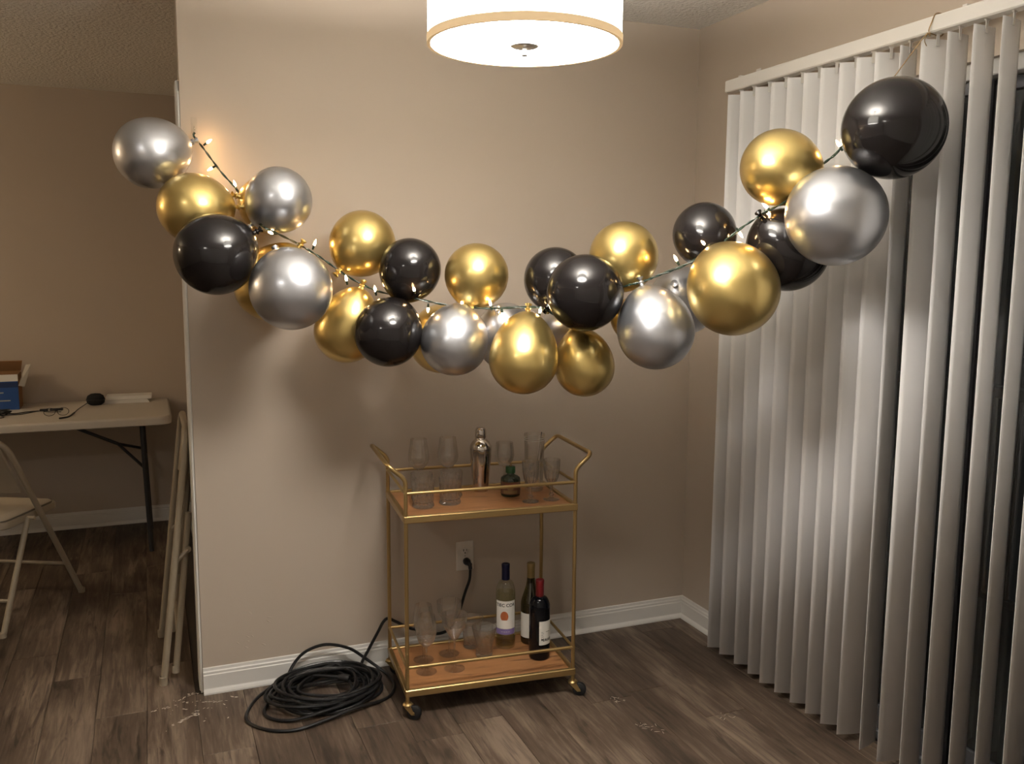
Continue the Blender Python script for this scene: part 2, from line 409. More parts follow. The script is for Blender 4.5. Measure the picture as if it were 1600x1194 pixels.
# ================================================================== PENDANT
LX, LY, LZ, LR = -1.333, -1.379, 1.960, .2030
pend = thing('drum_pendant_lamp', 'glowing cream drum pendant lamp hanging from the ceiling', 'lamp', (LX, LY, LZ))
SH = .20
mb = MB().lathe([(LR, .016), (LR, SH), (LR - .004, SH), (LR - .004, .016), (LR, .016)], 72); mb.obj('shade', M_SHADE, pend)
mb = MB()
mb.lathe([(LR + .0018, 0), (LR + .0022, .016), (LR - .005, .0165), (LR - .0055, .002), (LR - .0055, 0), (LR + .0018, 0)], 72); mb.obj('rim', M_RIM, pend)
MB().lathe([(LR + .0015, SH - .001), (LR + .0018, SH + .010), (LR - .005, SH + .010), (LR - .0055, SH - .001), (LR + .0015, SH - .001)], 72).obj('rim', M_RIM, pend)
MB().lathe([(0, .001), (LR * .5, .0012), (LR - .006, .002), (LR - .006, .006), (0, .0055), ], 64).obj('diffuser', M_DIFF, pend)
MB().lathe([(0, SH - .03), (LR - .008, SH - .03), (LR - .008, SH - .027), (0, SH - .027)], 48).obj('upper_diffuser', M_TOPG, pend)
MB().lathe([(0, -.0035), (.027, -.0032), (.030, -.001), (.030, .0008), (0, .0008)], 32).obj('finial_plate', M_NICKEL, pend)
MB().lathe([(0, -.022), (.005, -.0215), (.0065, -.019), (.0055, -.016), (.0045, -.0034)], 20).obj('finial_knob', M_NICKEL, pend)
mb = MB().tube([(0, 0, SH - .027), (0, 0, H - LZ - .03)], .006, 12)
for k in range(3):
    a = 2 * PI * k / 3; mb.tube([(0, 0, SH - .004), ((LR - .003) * math.cos(a), (LR - .003) * math.sin(a), SH - .004)], .0022, 8)
mb.obj('stem', M_NICKEL, pend)
MB().lathe([(0, H - LZ - .035), (.05, H - LZ - .033), (.065, H - LZ - .012), (.066, H - LZ), (0, H - LZ)], 32).obj('canopy', M_NICKEL, pend)

# torchiere in the next room (its reflection shows in every balloon)
tl = thing('torchiere_floor_lamp', 'tall floor lamp with glowing bowl standing in the next room', 'lamp', (-4.75, 1.0, 0))
MB().lathe([(0, 0), (.14, 0), (.14, .018), (.03, .03), (.012, .05), (0, .05)], 32).obj('base', M_NICKEL, tl)
MB().tube([(0, 0, .045), (0, 0, 1.84)], .012, 12).obj('pole', M_NICKEL, tl)
MB().lathe([(0, 1.83), (.05, 1.84), (.11, 1.89), (.145, 1.96), (.14, 1.965), (.10, 1.905), (0, 1.86)], 32).obj('bowl', M_TORCH, tl)

fill_dome = thing('fill_light_dome', 'unseen round glowing dome added on the ceiling for fill light', 'lamp', (-3.4, -2.9, H))  # added out of view to lift the fill on slats and shadows
MB().lathe([(0, 0), (.19, 0), (.19, -.02), (.0, -.02)], 36).obj('base', M_NICKEL, fill_dome)
MB().lathe([(.185, -.02), (.18, -.05), (.14, -.085), (.07, -.105), (0, -.11)], 36).obj('dome', M_FILL_DOME, fill_dome)

# ================================================================== VERTICAL BLINDS
vb = thing('vertical_blinds', 'white vertical slat blinds hanging across the sliding glass door', 'blinds', (-.07, -1.36, 2.134))
BY = -1.36
mb = MB().bbox(-.024, .020, -1.05, 1.042, 0, .043, .004); mb.obj('headrail', M_RAIL, vb)
for yy in (-.318 - .075, -1.36, -2.28):
    m2 = MB(); m2.box(-.006, .070, yy - BY - .012, yy - BY + .012, .043, .046); m2.box(.066, .070, yy - BY - .012, yy - BY + .012, .03, .08)
    m2.box(-.014, .006, yy - BY - .007, yy - BY + .007, .043, .050); m2.obj('mounting_bracket', M_CLIP, vb)
EDGE = [-.372, -.446, -.531, -.617, -.700, -.780, -.858, -.941, -1.012, -1.087, -1.180, -1.254, -1.343, -1.423, -1.508, -1.591, -1.668, -1.752, -1.836, -1.92, -2.004, -2.09, -2.17]
ANG = [66, 63, 65, 62, 64, 62, 61, 63, 62, 76, 104, 78, 99, 97, 104, 106, 96, 98, 97, 98, 97, 98, 97]
SW, STOP, SBOT = .089, -.016, -2.108
def slat_mesh(a, lean):
    a = math.radians(a); n = 6; mb = MB(); vs = []
    for (z, dx, dy) in ((SBOT + .0, lean[0], lean[1]), (STOP, 0, 0)):
        for side in (1, -1):
            for i in range(n + 1):
                t = -1 + 2 * i / n; u = t * SW / 2; c = .0034 * (1 - t * t) - .0018 + side * .00045
                # d runs from the room-side edge toward the window; normal faces the camera side
                d = Vector((math.sin(a), -math.cos(a), 0)); nn = Vector((-math.cos(a) * -1 * -1, -math.sin(a), 0))
                vs.append(d * u + nn * c + Vector((dx, dy, z)))
    k = n + 1; fs = []
    for i in range(n):
        fs.append((i, i + 1, 2 * k + i + 1, 2 * k + i)); fs.append((k + i + 1, k + i, 3 * k + i, 3 * k + i + 1))
        fs.append((2 * k + i, 2 * k + i + 1, 3 * k + i + 1, 3 * k + i)); fs.append((i + 1, i, k + i, k + i + 1))
    fs.append((0, 2 * k, 3 * k, k)); fs.append((n, k + n, 3 * k + n, 2 * k + n))
    mb.add(vs, fs, False)
    me = mb.mesh('slat', M_SLAT)
    sm = [False] * len(fs)
    for i in range(n): sm[4 * i] = sm[4 * i + 1] = True
    me.polygons.foreach_set('use_smooth', sm); return me
clip_me = MB().box(-.0045, .0045, -.0012, .0012, -.034, .0).box(-.008, .008, -.003, .003, -.004, .004).mesh('clip', M_CLIP)
for i, (ye, a) in enumerate(zip(EDGE, ANG)):
    ar = math.radians(a)
    cx = -.115 + .0445 * math.sin(ar); cy = ye - .0445 * math.cos(ar)
    me = slat_mesh(a + random.uniform(-1, 1), (random.uniform(-.004, .004), random.uniform(.0, .012) if i < 11 else .004))
    o = bpy.data.objects.new('slat', me); col.objects.link(o); o.parent = vb; o.location = (-.07 - -.07 + (cx + .07), cy - BY, 0)
    c = bpy.data.objects.new('clip', clip_me); col.objects.link(c); c.parent = o; c.location = (0.0, -.004, .0); c.rotation_euler.z = ar - PI / 2

# ================================================================== BALLOON GARLAND
HOOK = Vector((-1.925, -.002, 1.945))
WIRE = [(-1.925, -.018, 1.925), (-1.927, -.022, 1.912), (-1.9, -.037, 1.874), (-1.852, -.071, 1.8), (-1.803, -.118, 1.734), (-1.777, -.24, 1.655), (-1.755, -.37, 1.612), (-1.72, -.345, 1.598), (-1.63, -.245, 1.563), (-1.563, -.272, 1.519), (-1.492, -.321, 1.463), (-1.413, -.376, 1.42), (-1.315, -.474, 1.398), (-1.222, -.509, 1.379), (-1.121, -.58, 1.371),
        (-1.021, -.649, 1.376), (-.973, -.683, 1.372), (-.90, -.695, 1.33), (-.855, -.705, 1.335), (-.805, -.735, 1.41), (-.774, -.821, 1.442), (-.728, -.853, 1.458), (-.69, -.88, 1.477), (-.623, -.927, 1.511), (-.551, -.995, 1.573), (-.499, -1.013, 1.615), (-.457, -1.050, 1.653), (-.425, -1.125, 1.690), (-.388, -1.152, 1.728), (-.337, -1.145, 1.784), (-.293, -1.156, 1.823), (-.25, -1.178, 1.90), (-.215, -1.20, 1.955)]
BULBS = [(-1.884, -.048, 1.896), (-1.882, -.05, 1.809), (-1.812, -.099, 1.759), (-1.729, -.32, 1.598), (-1.586, -.256, 1.57), (-1.5, -.316, 1.459), (-1.42, -.372, 1.426), (-1.333, -.515, 1.429), (-1.187, -.54, 1.385), (-1.111, -.587, 1.387), (-1.079, -.609, 1.35), (-.982, -.676, 1.367), (-1.276, -.472, 1.364), (-.652, -.907, 1.525), (-.607, -.98, 1.569), (-.503, -1.01, 1.595), (-.459, -1.061, 1.673), (-.441, -1.053, 1.653), (-.294, -1.155, 1.842)]
ws = spline(WIRE, 8)
lights = thing('string_lights', 'dark green wire string of warm mini bulbs threaded through the balloon garland', 'string lights', HOOK)
def twist(pts, ph, amp, turns):
    out = []
    for i, q in enumerate(pts):
        a = ph + i * turns; t = (pts[min(i + 1, len(pts) - 1)] - pts[max(i - 1, 0)]).normalized()
        n1 = t.orthogonal().normalized(); n2 = t.cross(n1); out.append(q + (n1 * math.cos(a) + n2 * math.sin(a)) * amp - HOOK)
    return out
MB().tube(twist(ws, 0, .0018, .9), .0021, 6).obj('wire', M_WIRE, lights)
MB().tube(twist(ws, PI, .0018, .9), .0021, 6).obj('wire', M_WIRE, lights)
sock_me = MB().lathe([(0, -.002), (.0032, -.001), (.0036, .006), (.0040, .012), (.0028, .0135), (0, .0135)], 10).mesh('socket', M_WIRE)
bulb_me = MB().lathe([(0, 0), (.0032, .001), (.0040, .006), (.0037, .012), (.0020, .0165), (.0006, .0205), (0, .021)], 10).mesh('bulb', M_BULB)
def add_bulb(base, d):
    q = Vector((0, 0, 1)).rotation_difference(d.normalized())
    s = bpy.data.objects.new('socket', sock_me); col.objects.link(s); s.parent = lights; s.location = base - HOOK; s.rotation_mode = 'QUATERNION'; s.rotation_quaternion = q
    b = bpy.data.objects.new('bulb', bulb_me); col.objects.link(b); b.parent = s; b.location = (0, 0, .0125)
for bp in BULBS:
    bp = Vector(bp); n = min(ws, key=lambda q: (q - bp).length)
    d = bp - n
    if d.length < .012: d = Vector((random.uniform(-.5, .5), -.4, 1))
    d.normalize(); add_bulb(bp - d * .021, d)

def balloon_mesh(R, k, m):
    prof = []; n = 20
    for i in range(n + 1):
        t = -PI / 2 + PI / 2 * i / n; prof.append((R * math.cos(t), R * .985 * math.sin(t)))
    prof[0] = (0, -R * .985)
    for i in range(1, n):
        s = math.sin(PI / 2 * i / n); r = R * math.sqrt(max(0, 1 - s * s)) * (1 - .16 * s ** 3)
        r = max(r, .0085); prof.append((r, R * k * s))
        if r <= .0085: break
    zt = R * k
    prof += [(.0075, zt + .002), (.0055, zt + .008), (.0050, zt + .013), (0, zt + .013)]
    return MB().lathe(prof, 48).mesh('balloon', m), zt + .012
def knot_mesh(z, m):
    mb = MB(); ring = [(math.cos(a) * .0062, math.sin(a) * .0062, z - .001) for a in [2 * PI * i / 12 for i in range(12)]]
    mb.tube(ring, .0036, 8, closed=True)
    mb.lathe([(.004, z), (.0055, z + .006), (.0105, z + .013), (.0108, z + .0145), (.0048, z + .008), (0, z + .006)], 14)
    return mb.mesh('knot', m)
BAL = [
 ('s', -2.053, -.129, 1.844, .2417, .2140, 'silver balloon at the far left end of the garland, topmost on the left'),
 ('g', -1.950, -.220, 1.672, .2358, .2122, 'gold balloon directly below the leftmost silver balloon'),
 ('k', -1.900, -.385, 1.529, .2485, .2372, 'leftmost black balloon, below the leftmost gold balloon'),
 ('s', -1.700, -.301, 1.700, .2094, .2015, 'silver balloon above the wire, upper right of the leftmost black balloon'),
 ('g', -1.709, -.195, 1.451, .2230, .2767, 'gold balloon mostly hidden between the leftmost black balloon and a silver one'),
 ('s', -1.701, -.510, 1.430, .2422, .2385, 'large silver balloon to the right of the leftmost black balloon'),
 ('g', -1.435, -.276, 1.572, .2239, .2115, 'round gold balloon above the wire, left of the first upper black balloon'),
 ('g', -1.491, -.299, 1.311, .2067, .2687, 'long gold balloon hanging below the wire, left half shown beside a black one'),
 ('k', -1.318, -.421, 1.491, .2098, .1937, 'black balloon above the wire between two round gold balloons'),
 ('k', -1.413, -.503, 1.295, .2073, .2230, 'black balloon in the lower row between the long gold balloon and a silver one'),
 ('g', -1.128, -.510, 1.472, .2051, .2011, 'round gold balloon standing above the wire in the middle of the garland'),
 ('s', -1.217, -.554, 1.266, .2096, .2293, 'silver balloon in the lower middle, right of the lower black balloon'),
 ('g', -1.191, -.343, 1.255, .2038, .2377, 'dim gold balloon behind the lower middle silver balloon, only slivers visible'),
 ('s', -1.010, -.489, 1.266, .2074, .2531, 'silver balloon hidden behind the pear shaped gold balloon at the lowest point'),
 ('g', -1.048, -.710, 1.245, .2075, .2652, 'pear shaped gold balloon hanging at the bottom middle of the garland'),
 ('k', -.904, -.615, 1.463, .1962, .2122, 'black balloon partly hidden behind the big round black balloon, right of the middle'),
 ('k', -.904, -.819, 1.424, .2247, .2247, 'round black balloon in front of another black balloon, right of the middle'),
 ('g', -.840, -.693, 1.207, .1872, .2230, 'gold balloon hanging lowest, just right of the pear shaped gold balloon'),
 ('g', -.672, -.700, 1.334, .1400, .1800, 'small gold balloon almost hidden behind the right lower silver balloon'),
 ('g', -.737, -.749, 1.533, .2147, .2108, 'gold balloon above the wire, upper right of the round front black balloon'),
 ('s', -.711, -.896, 1.326, .2258, .2560, 'silver balloon in the lower row, left of the large right gold balloon'),
 ('s', -.495, -.709, 1.390, .1973, .2343, 'silver balloon showing between the right lower silver and the large gold balloon'),
 ('k', -.547, -.894, 1.598, .1978, .1788, 'black balloon above the wire in front of the blinds edge near the room corner'),
 ('g', -.564, -1.073, 1.436, .2549, .2800, 'large gold balloon hanging in front of the left part of the blinds'),
 ('k', -.345, -1.027, 1.549, .2359, .2584, 'black balloon half hidden behind the large silver balloon by the blinds'),
 ('g', -.411, -1.048, 1.783, .2366, .2148, 'topmost gold balloon, in front of the blinds above the wire'),
 ('s', -.378, -1.257, 1.637, .2627, .2661, 'largest silver balloon, below the black balloon at the right end'),
 ('k', -.272, -1.334, 1.861, .2694, .2594, 'large black balloon at the far right end of the garland, highest of all'),
 ('s', -.828, -.545, 1.307, .1499, .1832, 'small silver balloon deep behind the two gold balloons at the lowest point'),
 ('g', -1.708, -.110, 1.696, .1889, .1889, 'small gold balloon behind the upper left silver balloon, close to the wall'),
]
BM = {'s': M_SILVER, 'g': M_GOLD, 'k': M_BLACK}
camv = {}
for (c, bx, by, bz, bw, bh, lab) in BAL:
    X = Vector((bx, by, bz)); K = min(ws, key=lambda q: (q - X).length); d = (K - X)
    if c == 's' and bx < -2.0: d = Vector((.9, .30, .33))
    d.normalize()
    vd = (X - cam.matrix_world.translation).normalized(); inpl = math.sqrt(max(0, 1 - d.dot(vd) ** 2))
    R = min(bw, bh) / 2; ratio = max(bw, bh) / min(bw, bh)
    if inpl < .55: R = math.sqrt(bw * bh) / 2
    k = min(1.5, max(1.10, 2 * ratio - 1))
    if ratio > 1.12 and inpl > .6:
        X = X - d * (R * (k - 1) / 2)
    me, zk = balloon_mesh(R, k, BM[c])
    o = bpy.data.objects.new('balloon', me); col.objects.link(o); o.location = X; o.rotation_mode = 'QUATERNION'; o.rotation_quaternion = Vector((0, 0, 1)).rotation_difference(d)
    tag(o, lab, 'balloon', 'balloons of the garland')
    kn = bpy.data.objects.new('knot', knot_mesh(zk, BM[c])); col.objects.link(kn); kn.parent = o

# clear adhesive hook and twine
hk = thing('adhesive_hook', 'clear plastic adhesive hook on the wall holding the left end of the garland', 'hook', (-1.925, 0, 1.945))
MB().bbox(-.009, .009, -.003, 0, -.02, .03, .0012).obj('backing', M_CLEAR, hk)
MB().tube(spline([(0, -.003, .002), (0, -.010, -.006), (0, -.017, -.016), (0, -.022, -.014), (0, -.023, -.004)], 6), .0028, 10).obj('hook_arm', M_CLEAR, hk)
tw = thing('jute_twine', 'thin jute twine tying the right end of the garland to the blind rail', 'twine', (-.095, -1.262, 2.134))
o0 = Vector((-.095, -1.262, 2.134))
strand = [Vector(p) - o0 for p in ((-.215, -1.20, 1.955), (-.17, -1.23, 2.03), (-.118, -1.258, 2.115), (-.104, -1.262, 2.128))]
MB().tube(spline(strand, 6), .0016, 6).obj('strand', M_TWINE, tw)
loop = [Vector(p) for p in ((-.004, .001, .002), (-.0025, -.006, .026), (.003, -.012, .046), (.024, -.014, .0475), (.047, -.012, .044), (.049, -.004, .02), (.045, .002, -.003), (.02, .003, -.0035))]
MB().tube(spline(loop, 6, True), .0016, 6).obj('rail_loop', M_TWINE, tw)
kb = MB()
for a in range(3): kb.tube([(-.007 + .004 * math.cos(t + a), .001 + .005 * math.sin(t), -.006 + .004 * math.sin(t * 2 + a)) for t in [2 * PI * i / 14 for i in range(14)]], .0016, 6, closed=True)
kb.tube(spline([(-.008, .002, -.006), (-.012, .006, -.02), (-.006, .004, -.035)], 5), .0012, 6)
kb.obj('twine_knot', M_TWINE, tw)

# ================================================================== BAR CART
CX, CY, CR = -1.0357, -.2813, -.0844
CL, CDp = .588, .3515
cart = thing('bar_cart', 'gold metal two tier bar cart with wooden shelves against the wall', 'bar cart', (CX, CY, 0), CR)
def T(lx, ly, z=0.0):
    c, s = math.cos(CR), math.sin(CR); return Vector((CX + c * lx - s * ly, CY + s * lx + c * ly, z))
hx, hy = CL / 2, CDp / 2
PR = .0068
ZB0, ZB1, ZR1, ZT0, ZT1, ZR2 = .0751, .0994, .1761, .6694, .6935, .7683
for sx in (-1, 1):
    for sy in (-1, 1):
        MB().tube([(sx * hx, sy * hy, .052), (sx * hx, sy * hy, .79)], PR, 14).obj('post', M_BRASS, cart)
        # caster
        cst = bpy.data.objects.new('caster', None); col.objects.link(cst); cst.parent = cart; cst.location = (sx * hx, sy * hy, 0)
        ang = -.55 + (.1 if sx > 0 else 0)
        cst.rotation_euler.z = ang
        f = MB(); f.lathe([(0, .046), (.016, .046), (.017, .05), (.013, .055), (0, .056)], 20)
        for s2 in (-1, 1):
            f.add([(-.014, s2 * .0125, .049), (.014, s2 * .0125, .049), (.030, s2 * .0125, .020), (.018, s2 * .0125, .018), (-.014, s2 * .0105, .049), (.014, s2 * .0105, .049), (.030, s2 * .0105, .020), (.018, s2 * .0105, .018)],
                  [(0, 1, 2, 3), (7, 6, 5, 4), (0, 4, 5, 1), (1, 5, 6, 2), (2, 6, 7, 3), (3, 7, 4, 0)])
        f.box(-.014, .014, -.0125, .0125, .0455, .049)
        f.tube([(.024, -.015, .0245), (.024, .015, .0245)], .004, 10)
        f.obj('fork', M_BRASS, cst)
        wm = Matrix.Translation((.024, 0, .0245)) @ Matrix.Rotation(PI / 2, 4, 'X')
        MB().lathe([(.004, -.009), (.019, -.009), (.0235, -.0065), (.0245, -.003), (.0245, .003), (.0235, .0065), (.019, .009), (.004, .009)], 28, wm).obj('wheel', M_RUBBER, cst)
for (z0, z1) in ((ZB0, ZB1), (ZT0, ZT1)):
    b = .008
    for sy in (-1, 1): MB().bbox(-hx - b, hx + b, sy * hy - b, sy * hy + b, z0, z1, .0025).obj('tray_rail', M_BRASS, cart)
    for sx in (-1, 1): MB().bbox(sx * hx - b, sx * hx + b, -hy + b, hy - b, z0, z1, .0025).obj('tray_rail', M_BRASS, cart)
    MB().bbox(-hx + b, hx - b, -hy + b, hy - b, z0 + .006, z1 - .0065, .001).obj('shelf_board', M_BOARD, cart)
for z in (ZR1, ZR2):
    for sy in (-1, 1): MB().tube([(-hx - .006, sy * hy, z), (hx + .006, sy * hy, z)], .0058, 12).obj('guard_rail', M_BRASS, cart)
    for sx in (-1, 1): MB().tube([(sx * hx, -hy, z), (sx * hx, hy, z)], .0052, 12).obj('guard_rail', M_BRASS, cart)
for sx in (-1, 1):
    pts = [(sx * hx, -hy, .785), (sx * hx, -hy, .815), (sx * .352, -hy, .865), (sx * .352, hy, .865), (sx * hx, hy, .815), (sx * hx, hy, .785)]
    MB().tube(fillet(pts, .026, 6), PR + .0006, 14).obj('handle', M_BRASS, cart)
SZT, SZB = ZT1 - .0065, ZB1 - .0065

# ---- glassware
def stem_glass(bowl, h_stem, foot_r, t=.0011):
    """bowl: outer (r,z above stem top)"""
    pr = [(0, 0), (foot_r, 0), (foot_r, .0012), (foot_r * .55, .0035), (.006, .0075), (.0036, .016), (.0032, h_stem - .012), (.0042, h_stem - .003)]
    outer = [(r, h_stem + z) for r, z in bowl]
    inner = [(max(r - t, 0), h_stem + z + (t * 1.4 if i == 0 else 0)) for i, (r, z) in enumerate(bowl)]
    inner = [(r, z) for r, z in reversed(inner)]
    pr += outer + inner
    pr[-1] = (0, pr[-1][1])
    return pr
def glass_thing(name, label, lx, ly, z, prof, seg=40, flute=None, group=None, src=None, rot=0):
    me = src or MB().lathe(prof, seg, flute=flute, smooth=flute is None).mesh(name, M_CUT if flute else M_GLASS)
    o = bpy.data.objects.new(name, me); col.objects.link(o); o.location = T(lx, ly, z + .0003); o.rotation_euler.z = rot
    tag(o, label, 'glass', group); return me
# tulip wine glasses
tul = stem_glass([(.005, 0), (.020, .006), (.034, .024), (.0385, .040), (.0375, .055), (.033, .085), (.0290, .112)], .088, .034)
g = 'stemmed tulip glasses'
me = glass_thing('tulip_glass', 'clear tulip wine glass at the back left of the cart top shelf', -.190, .128, SZT, tul, group=g)
glass_thing('tulip_glass', 'clear tulip wine glass on the top shelf between the left one and the steel shaker', -.082, .132, SZT, tul, src=me, group=g)
tul3 = stem_glass([(.005, 0), (.018, .006), (.031, .022), (.036, .040), (.035, .06), (.031, .09)], .082, .033)
glass_thing('wine_glass', 'clear wine glass behind the green bottle, right of the steel shaker', .128, .120, SZT, tul3)
# cut tumblers
def cut(r, z, a):
    if .008 < z < .045 and r > .02: return r * (1 - .10 * abs(math.sin(a * 8 + z * 55)))
    if .045 <= z < .075 and r > .02: return r * (1 - .07 * abs(math.sin(a * 8)))
    return r
tumb = [(0, .002), (.028, .001), (.035, 0), (.0375, .004), (.038, .009), (.036, .012), (.0365, .025), (.0372, .044), (.0378, .052), (.0382, .072), (.0388, .082), (.0392, .094), (.0375, .094), (.0368, .082), (.0355, .05), (.0345, .022), (.030, .0165), (0, .015)]
g = 'cut crystal tumblers'
me = glass_thing('tumbler', 'cut crystal tumbler at the front left corner of the top shelf', -.211, -.052, SZT, tumb, 72, cut, g)
glass_thing('tumbler', 'cut crystal tumbler in front, just left of the steel shaker', -.114, -.036, SZT, tumb, src=me, group=g, rot=.3)
glass_thing('tumbler', 'cut crystal tumbler behind the front left corner tumbler', -.196, .046, SZT, tumb, src=me, group=g, rot=.7)
glass_thing('tumbler', 'cut crystal tumbler behind the one nearest the shaker', -.086, .056, SZT, tumb, src=me, group=g, rot=.1)
# cordial glasses
def flut(r, z, a):
    return r * (1 - .09 * abs(math.sin(a * 6))) if .062 < z < .12 and r > .008 else r
cord = [(0, 0), (.029, 0), (.029, .002), (.012, .005), (.006, .009), (.0062, .014), (.0095, .018), (.0062, .023), (.0048, .030), (.0048, .05), (.009, .058), (.017, .064), (.024, .078), (.0275, .095), (.0295, .120), (.0305, .143), (.0290, .143), (.0278, .120), (.0255, .095), (.021, .079), (.013, .068), (0, .064)]
g = 'cut cordial glasses'
me = glass_thing('cordial_glass', 'small cut crystal stemmed glass right of the green bottle at the shelf front', .161, -.088, SZT, cord, 60, flut, g)
glass_thing('cordial_glass', 'small cut crystal stemmed glass at the front right corner of the top shelf', .241, -.080, SZT, cord, src=me, group=g, rot=.25)
# mixing glass with tools
mg = [(0, .002), (.030, 0), (.034, .003), (.0345, .012), (.035, .09), (.0365, .17), (.0385, .21), (.0368, .21), (.035, .17), (.0335, .09), (.0325, .02), (.028, .012), (0, .011)]
t_ = thing('mixing_glass', 'tall clear mixing glass at the back right of the top shelf', 'glass', T(.224, .062, SZT + .0003))
MB().lathe(mg, 44).obj('glass_body', M_GLASS, t_)
q = MB()
for zz in (.195, .188): q.lathe([(.0375, zz), (.0377, zz + .001), (.0375, zz + .002)], 40)
q.obj('etched_line', M_LABEL, t_)
st = thing('cocktail_strainer', 'dark steel strainer and spoon standing inside the tall mixing glass', 'bar tool', T(.224, .062, SZT + .014))
MB().tube(spline([(-.010, 0, .02), (.004, 0, .06), (.018, .002, .12), (.028, .002, .19), (.030, .002, .20)], 6), .0018, 8).obj('handle', M_STEELD, st)
MB().lathe([(0, .016), (.010, .020), (.017, .035), (.020, .055), (.016, .075), (.009, .085), (0, .086)], 20, Matrix.Translation((-.004, 0, 0)) @ Matrix.Diagonal((1, .45, 1, 1))).obj('head', M_STEELD, st)
co = [(.016 * math.cos(i * .7) - .004, .010 * math.sin(i * .7), .02 + i * .0009) for i in range(70)]
MB().tube(co, .0012, 6).obj('spring', M_CHROME, st)
# shaker
sh = thing('cocktail_shaker', 'polished steel cocktail shaker in the middle of the cart top shelf', 'shaker', T(.034, .108, SZT + .0003))
MB().lathe([(0, 0), (.026, 0), (.0275, .003), (.030, .03), (.0345, .08), (.0385, .125), (.0395, .150), (.0395, .156), (.0, .156)], 48).obj('body', M_CHROME, sh)
MB().lathe([(.0385, .1563), (.0398, .157), (.0398, .162), (.0375, .170), (.031, .182), (.0225, .190), (.0195, .193), (.0190, .197), (0, .197)], 48).obj('strainer_top', M_CHROME, sh)
MB().lathe([(.0195, .1972), (.0202, .199), (.0196, .222), (.0180, .229), (.014, .2335), (0, .2345)], 40).obj('cap', M_CHROME, sh)
# green bottle
def facing(lx, ly, extra=0.0):
    p = T(lx, ly); c = cam.location if False else Vector((-2.09134, -3.19389, 0)); return math.atan2(c.y - p.y, c.x - p.x) + extra
def label_patch(R, z0, z1, a0, a1, m, name, parent, n=14, off=.0006, conv=None):
    mb = MB(); vs = []; fs = []
    for k, zz in enumerate((z0, z1)):
        for i in range(n + 1):
            a = a0 + (a1 - a0) * i / n; vs.append(((R + off) * math.cos(a), (R + off) * math.sin(a), zz))
    for i in range(n): fs.append((i, i + 1, n + 1 + i + 1, n + 1 + i))
    mb.add(vs, fs, True); return mb.obj(name, m, parent)
def wrap_text(txt, size, R, zc, ac, m, name, parent, off=.0011):
    return text_mb(txt, size, lambda x, y: ((R + off) * math.cos(ac + x / R), (R + off) * math.sin(ac + x / R), zc + y)).obj(name, m, parent)
def disc_patch(R, zc, ac, rx, rz, m, name, parent, off=.0014, n=24):
    # rounded blob with a flattened base, as strips that follow the bottle's curve
    vs = []; fs = []; k = 14
    for i in range(k + 1):
        u = -rx + 2 * rx * i / k; h = rz * math.sqrt(max(0.02, 1 - (u / rx) ** 2))
        for v in (-min(h, rz * .74), h): vs.append(((R + off) * math.cos(ac + u / R), (R + off) * math.sin(ac + u / R), zc + v))
    for i in range(k): fs.append((2 * i, 2 * i + 2, 2 * i + 3, 2 * i + 1))
    return MB().add(vs, fs, True).obj(name, m, parent)

f0 = facing(.118, .010)
gb = thing('liqueur_bottle', 'short dark green liqueur bottle with green cap on the top shelf', 'bottle', T(.118, .010, SZT + .0003), f0)
MB().lathe([(0, .002), (.028, 0), (.0335, .003), (.0350, .010), (.0350, .060), (.0335, .067), (.026, .073), (.015, .077), (.0125, .081), (.0120, .088), (0, .088)], 40).obj('body', M_GREENB, gb)
MB().lathe([(.0125, .083), (.0172, .084), (.0175, .088), (.0172, .104), (.0160, .1065), (0, .1072)], 30, flute=lambda r, z, a: r * (1 - .02 * math.cos(a * 20)) if r > .015 else r).obj('cap', M_CAPGR, gb)
MB().lathe([(0, .1072), (.005, .1072), (.0055, .1105), (.003, .113), (0, .1134)], 16).obj('cap_seal', M_LGOLD, gb)
MB().tube(spline([(.002, .004, .112), (.001, -.002, .118), (0, -.008, .128)], 5), .0008, 6).obj('ribbon_tail', M_LBROWN, gb)
label_patch(.035, .012, .056, -1.15, 1.15, M_LBROWN, 'label', gb)
label_patch(.035, .015, .026, -.75, .75, M_LGOLD, 'label_band', gb, off=.0010)
label_patch(.035, .043, .051, -.55, .55, M_LRED, 'label_band', gb, off=.0010)
disc_patch(.035, .034, 0, .011, .0095, M_LGOLD, 'label_medallion', gb, off=.0010)

# ---- lower shelf
wine = stem_glass([(.004, 0), (.014, .004), (.027, .018), (.0345, .040), (.0365, .058), (.0355, .075), (.0325, .098), (.0295, .114)], .092, .0365)
g = 'stemmed wine glasses on the lower shelf'
me = glass_thing('wine_glass', 'clear stemmed wine glass at the front left of the lower shelf', -.203, -.046, SZB, wine, group=g)
glass_thing('wine_glass', 'clear stemmed wine glass behind the front left one on the lower shelf', -.193, .052, SZB, wine, src=me, group=g)
mar = stem_glass([(.003, 0), (.010, .008), (.022, .028), (.036, .052), (.0425, .062), (.0440, .072), (.0445, .092), (.0450, .100)], .100, .0365)
g = 'conical cocktail glasses on the lower shelf'
me = glass_thing('cocktail_glass', 'clear cone bowled cocktail glass at the front of the lower shelf', -.103, -.050, SZB, mar, group=g)
glass_thing('cocktail_glass', 'clear cone bowled cocktail glass behind the front cocktail glass', -.093, .075, SZB, mar, src=me, group=g)
def swirl(r, z, a):
    return r * (1 - .08 * abs(math.sin(a * 4 + z * 30))) if .012 < z < .085 and r > .015 else r
flr = [(0, .002), (.024, 0), (.029, .002), (.030, .008), (.031, .03), (.0345, .06), (.041, .092), (.0455, .112), (.0440, .112), (.0395, .092), (.033, .06), (.029, .028), (.026, .018), (0, .016)]
g = 'flared tumblers on the lower shelf'
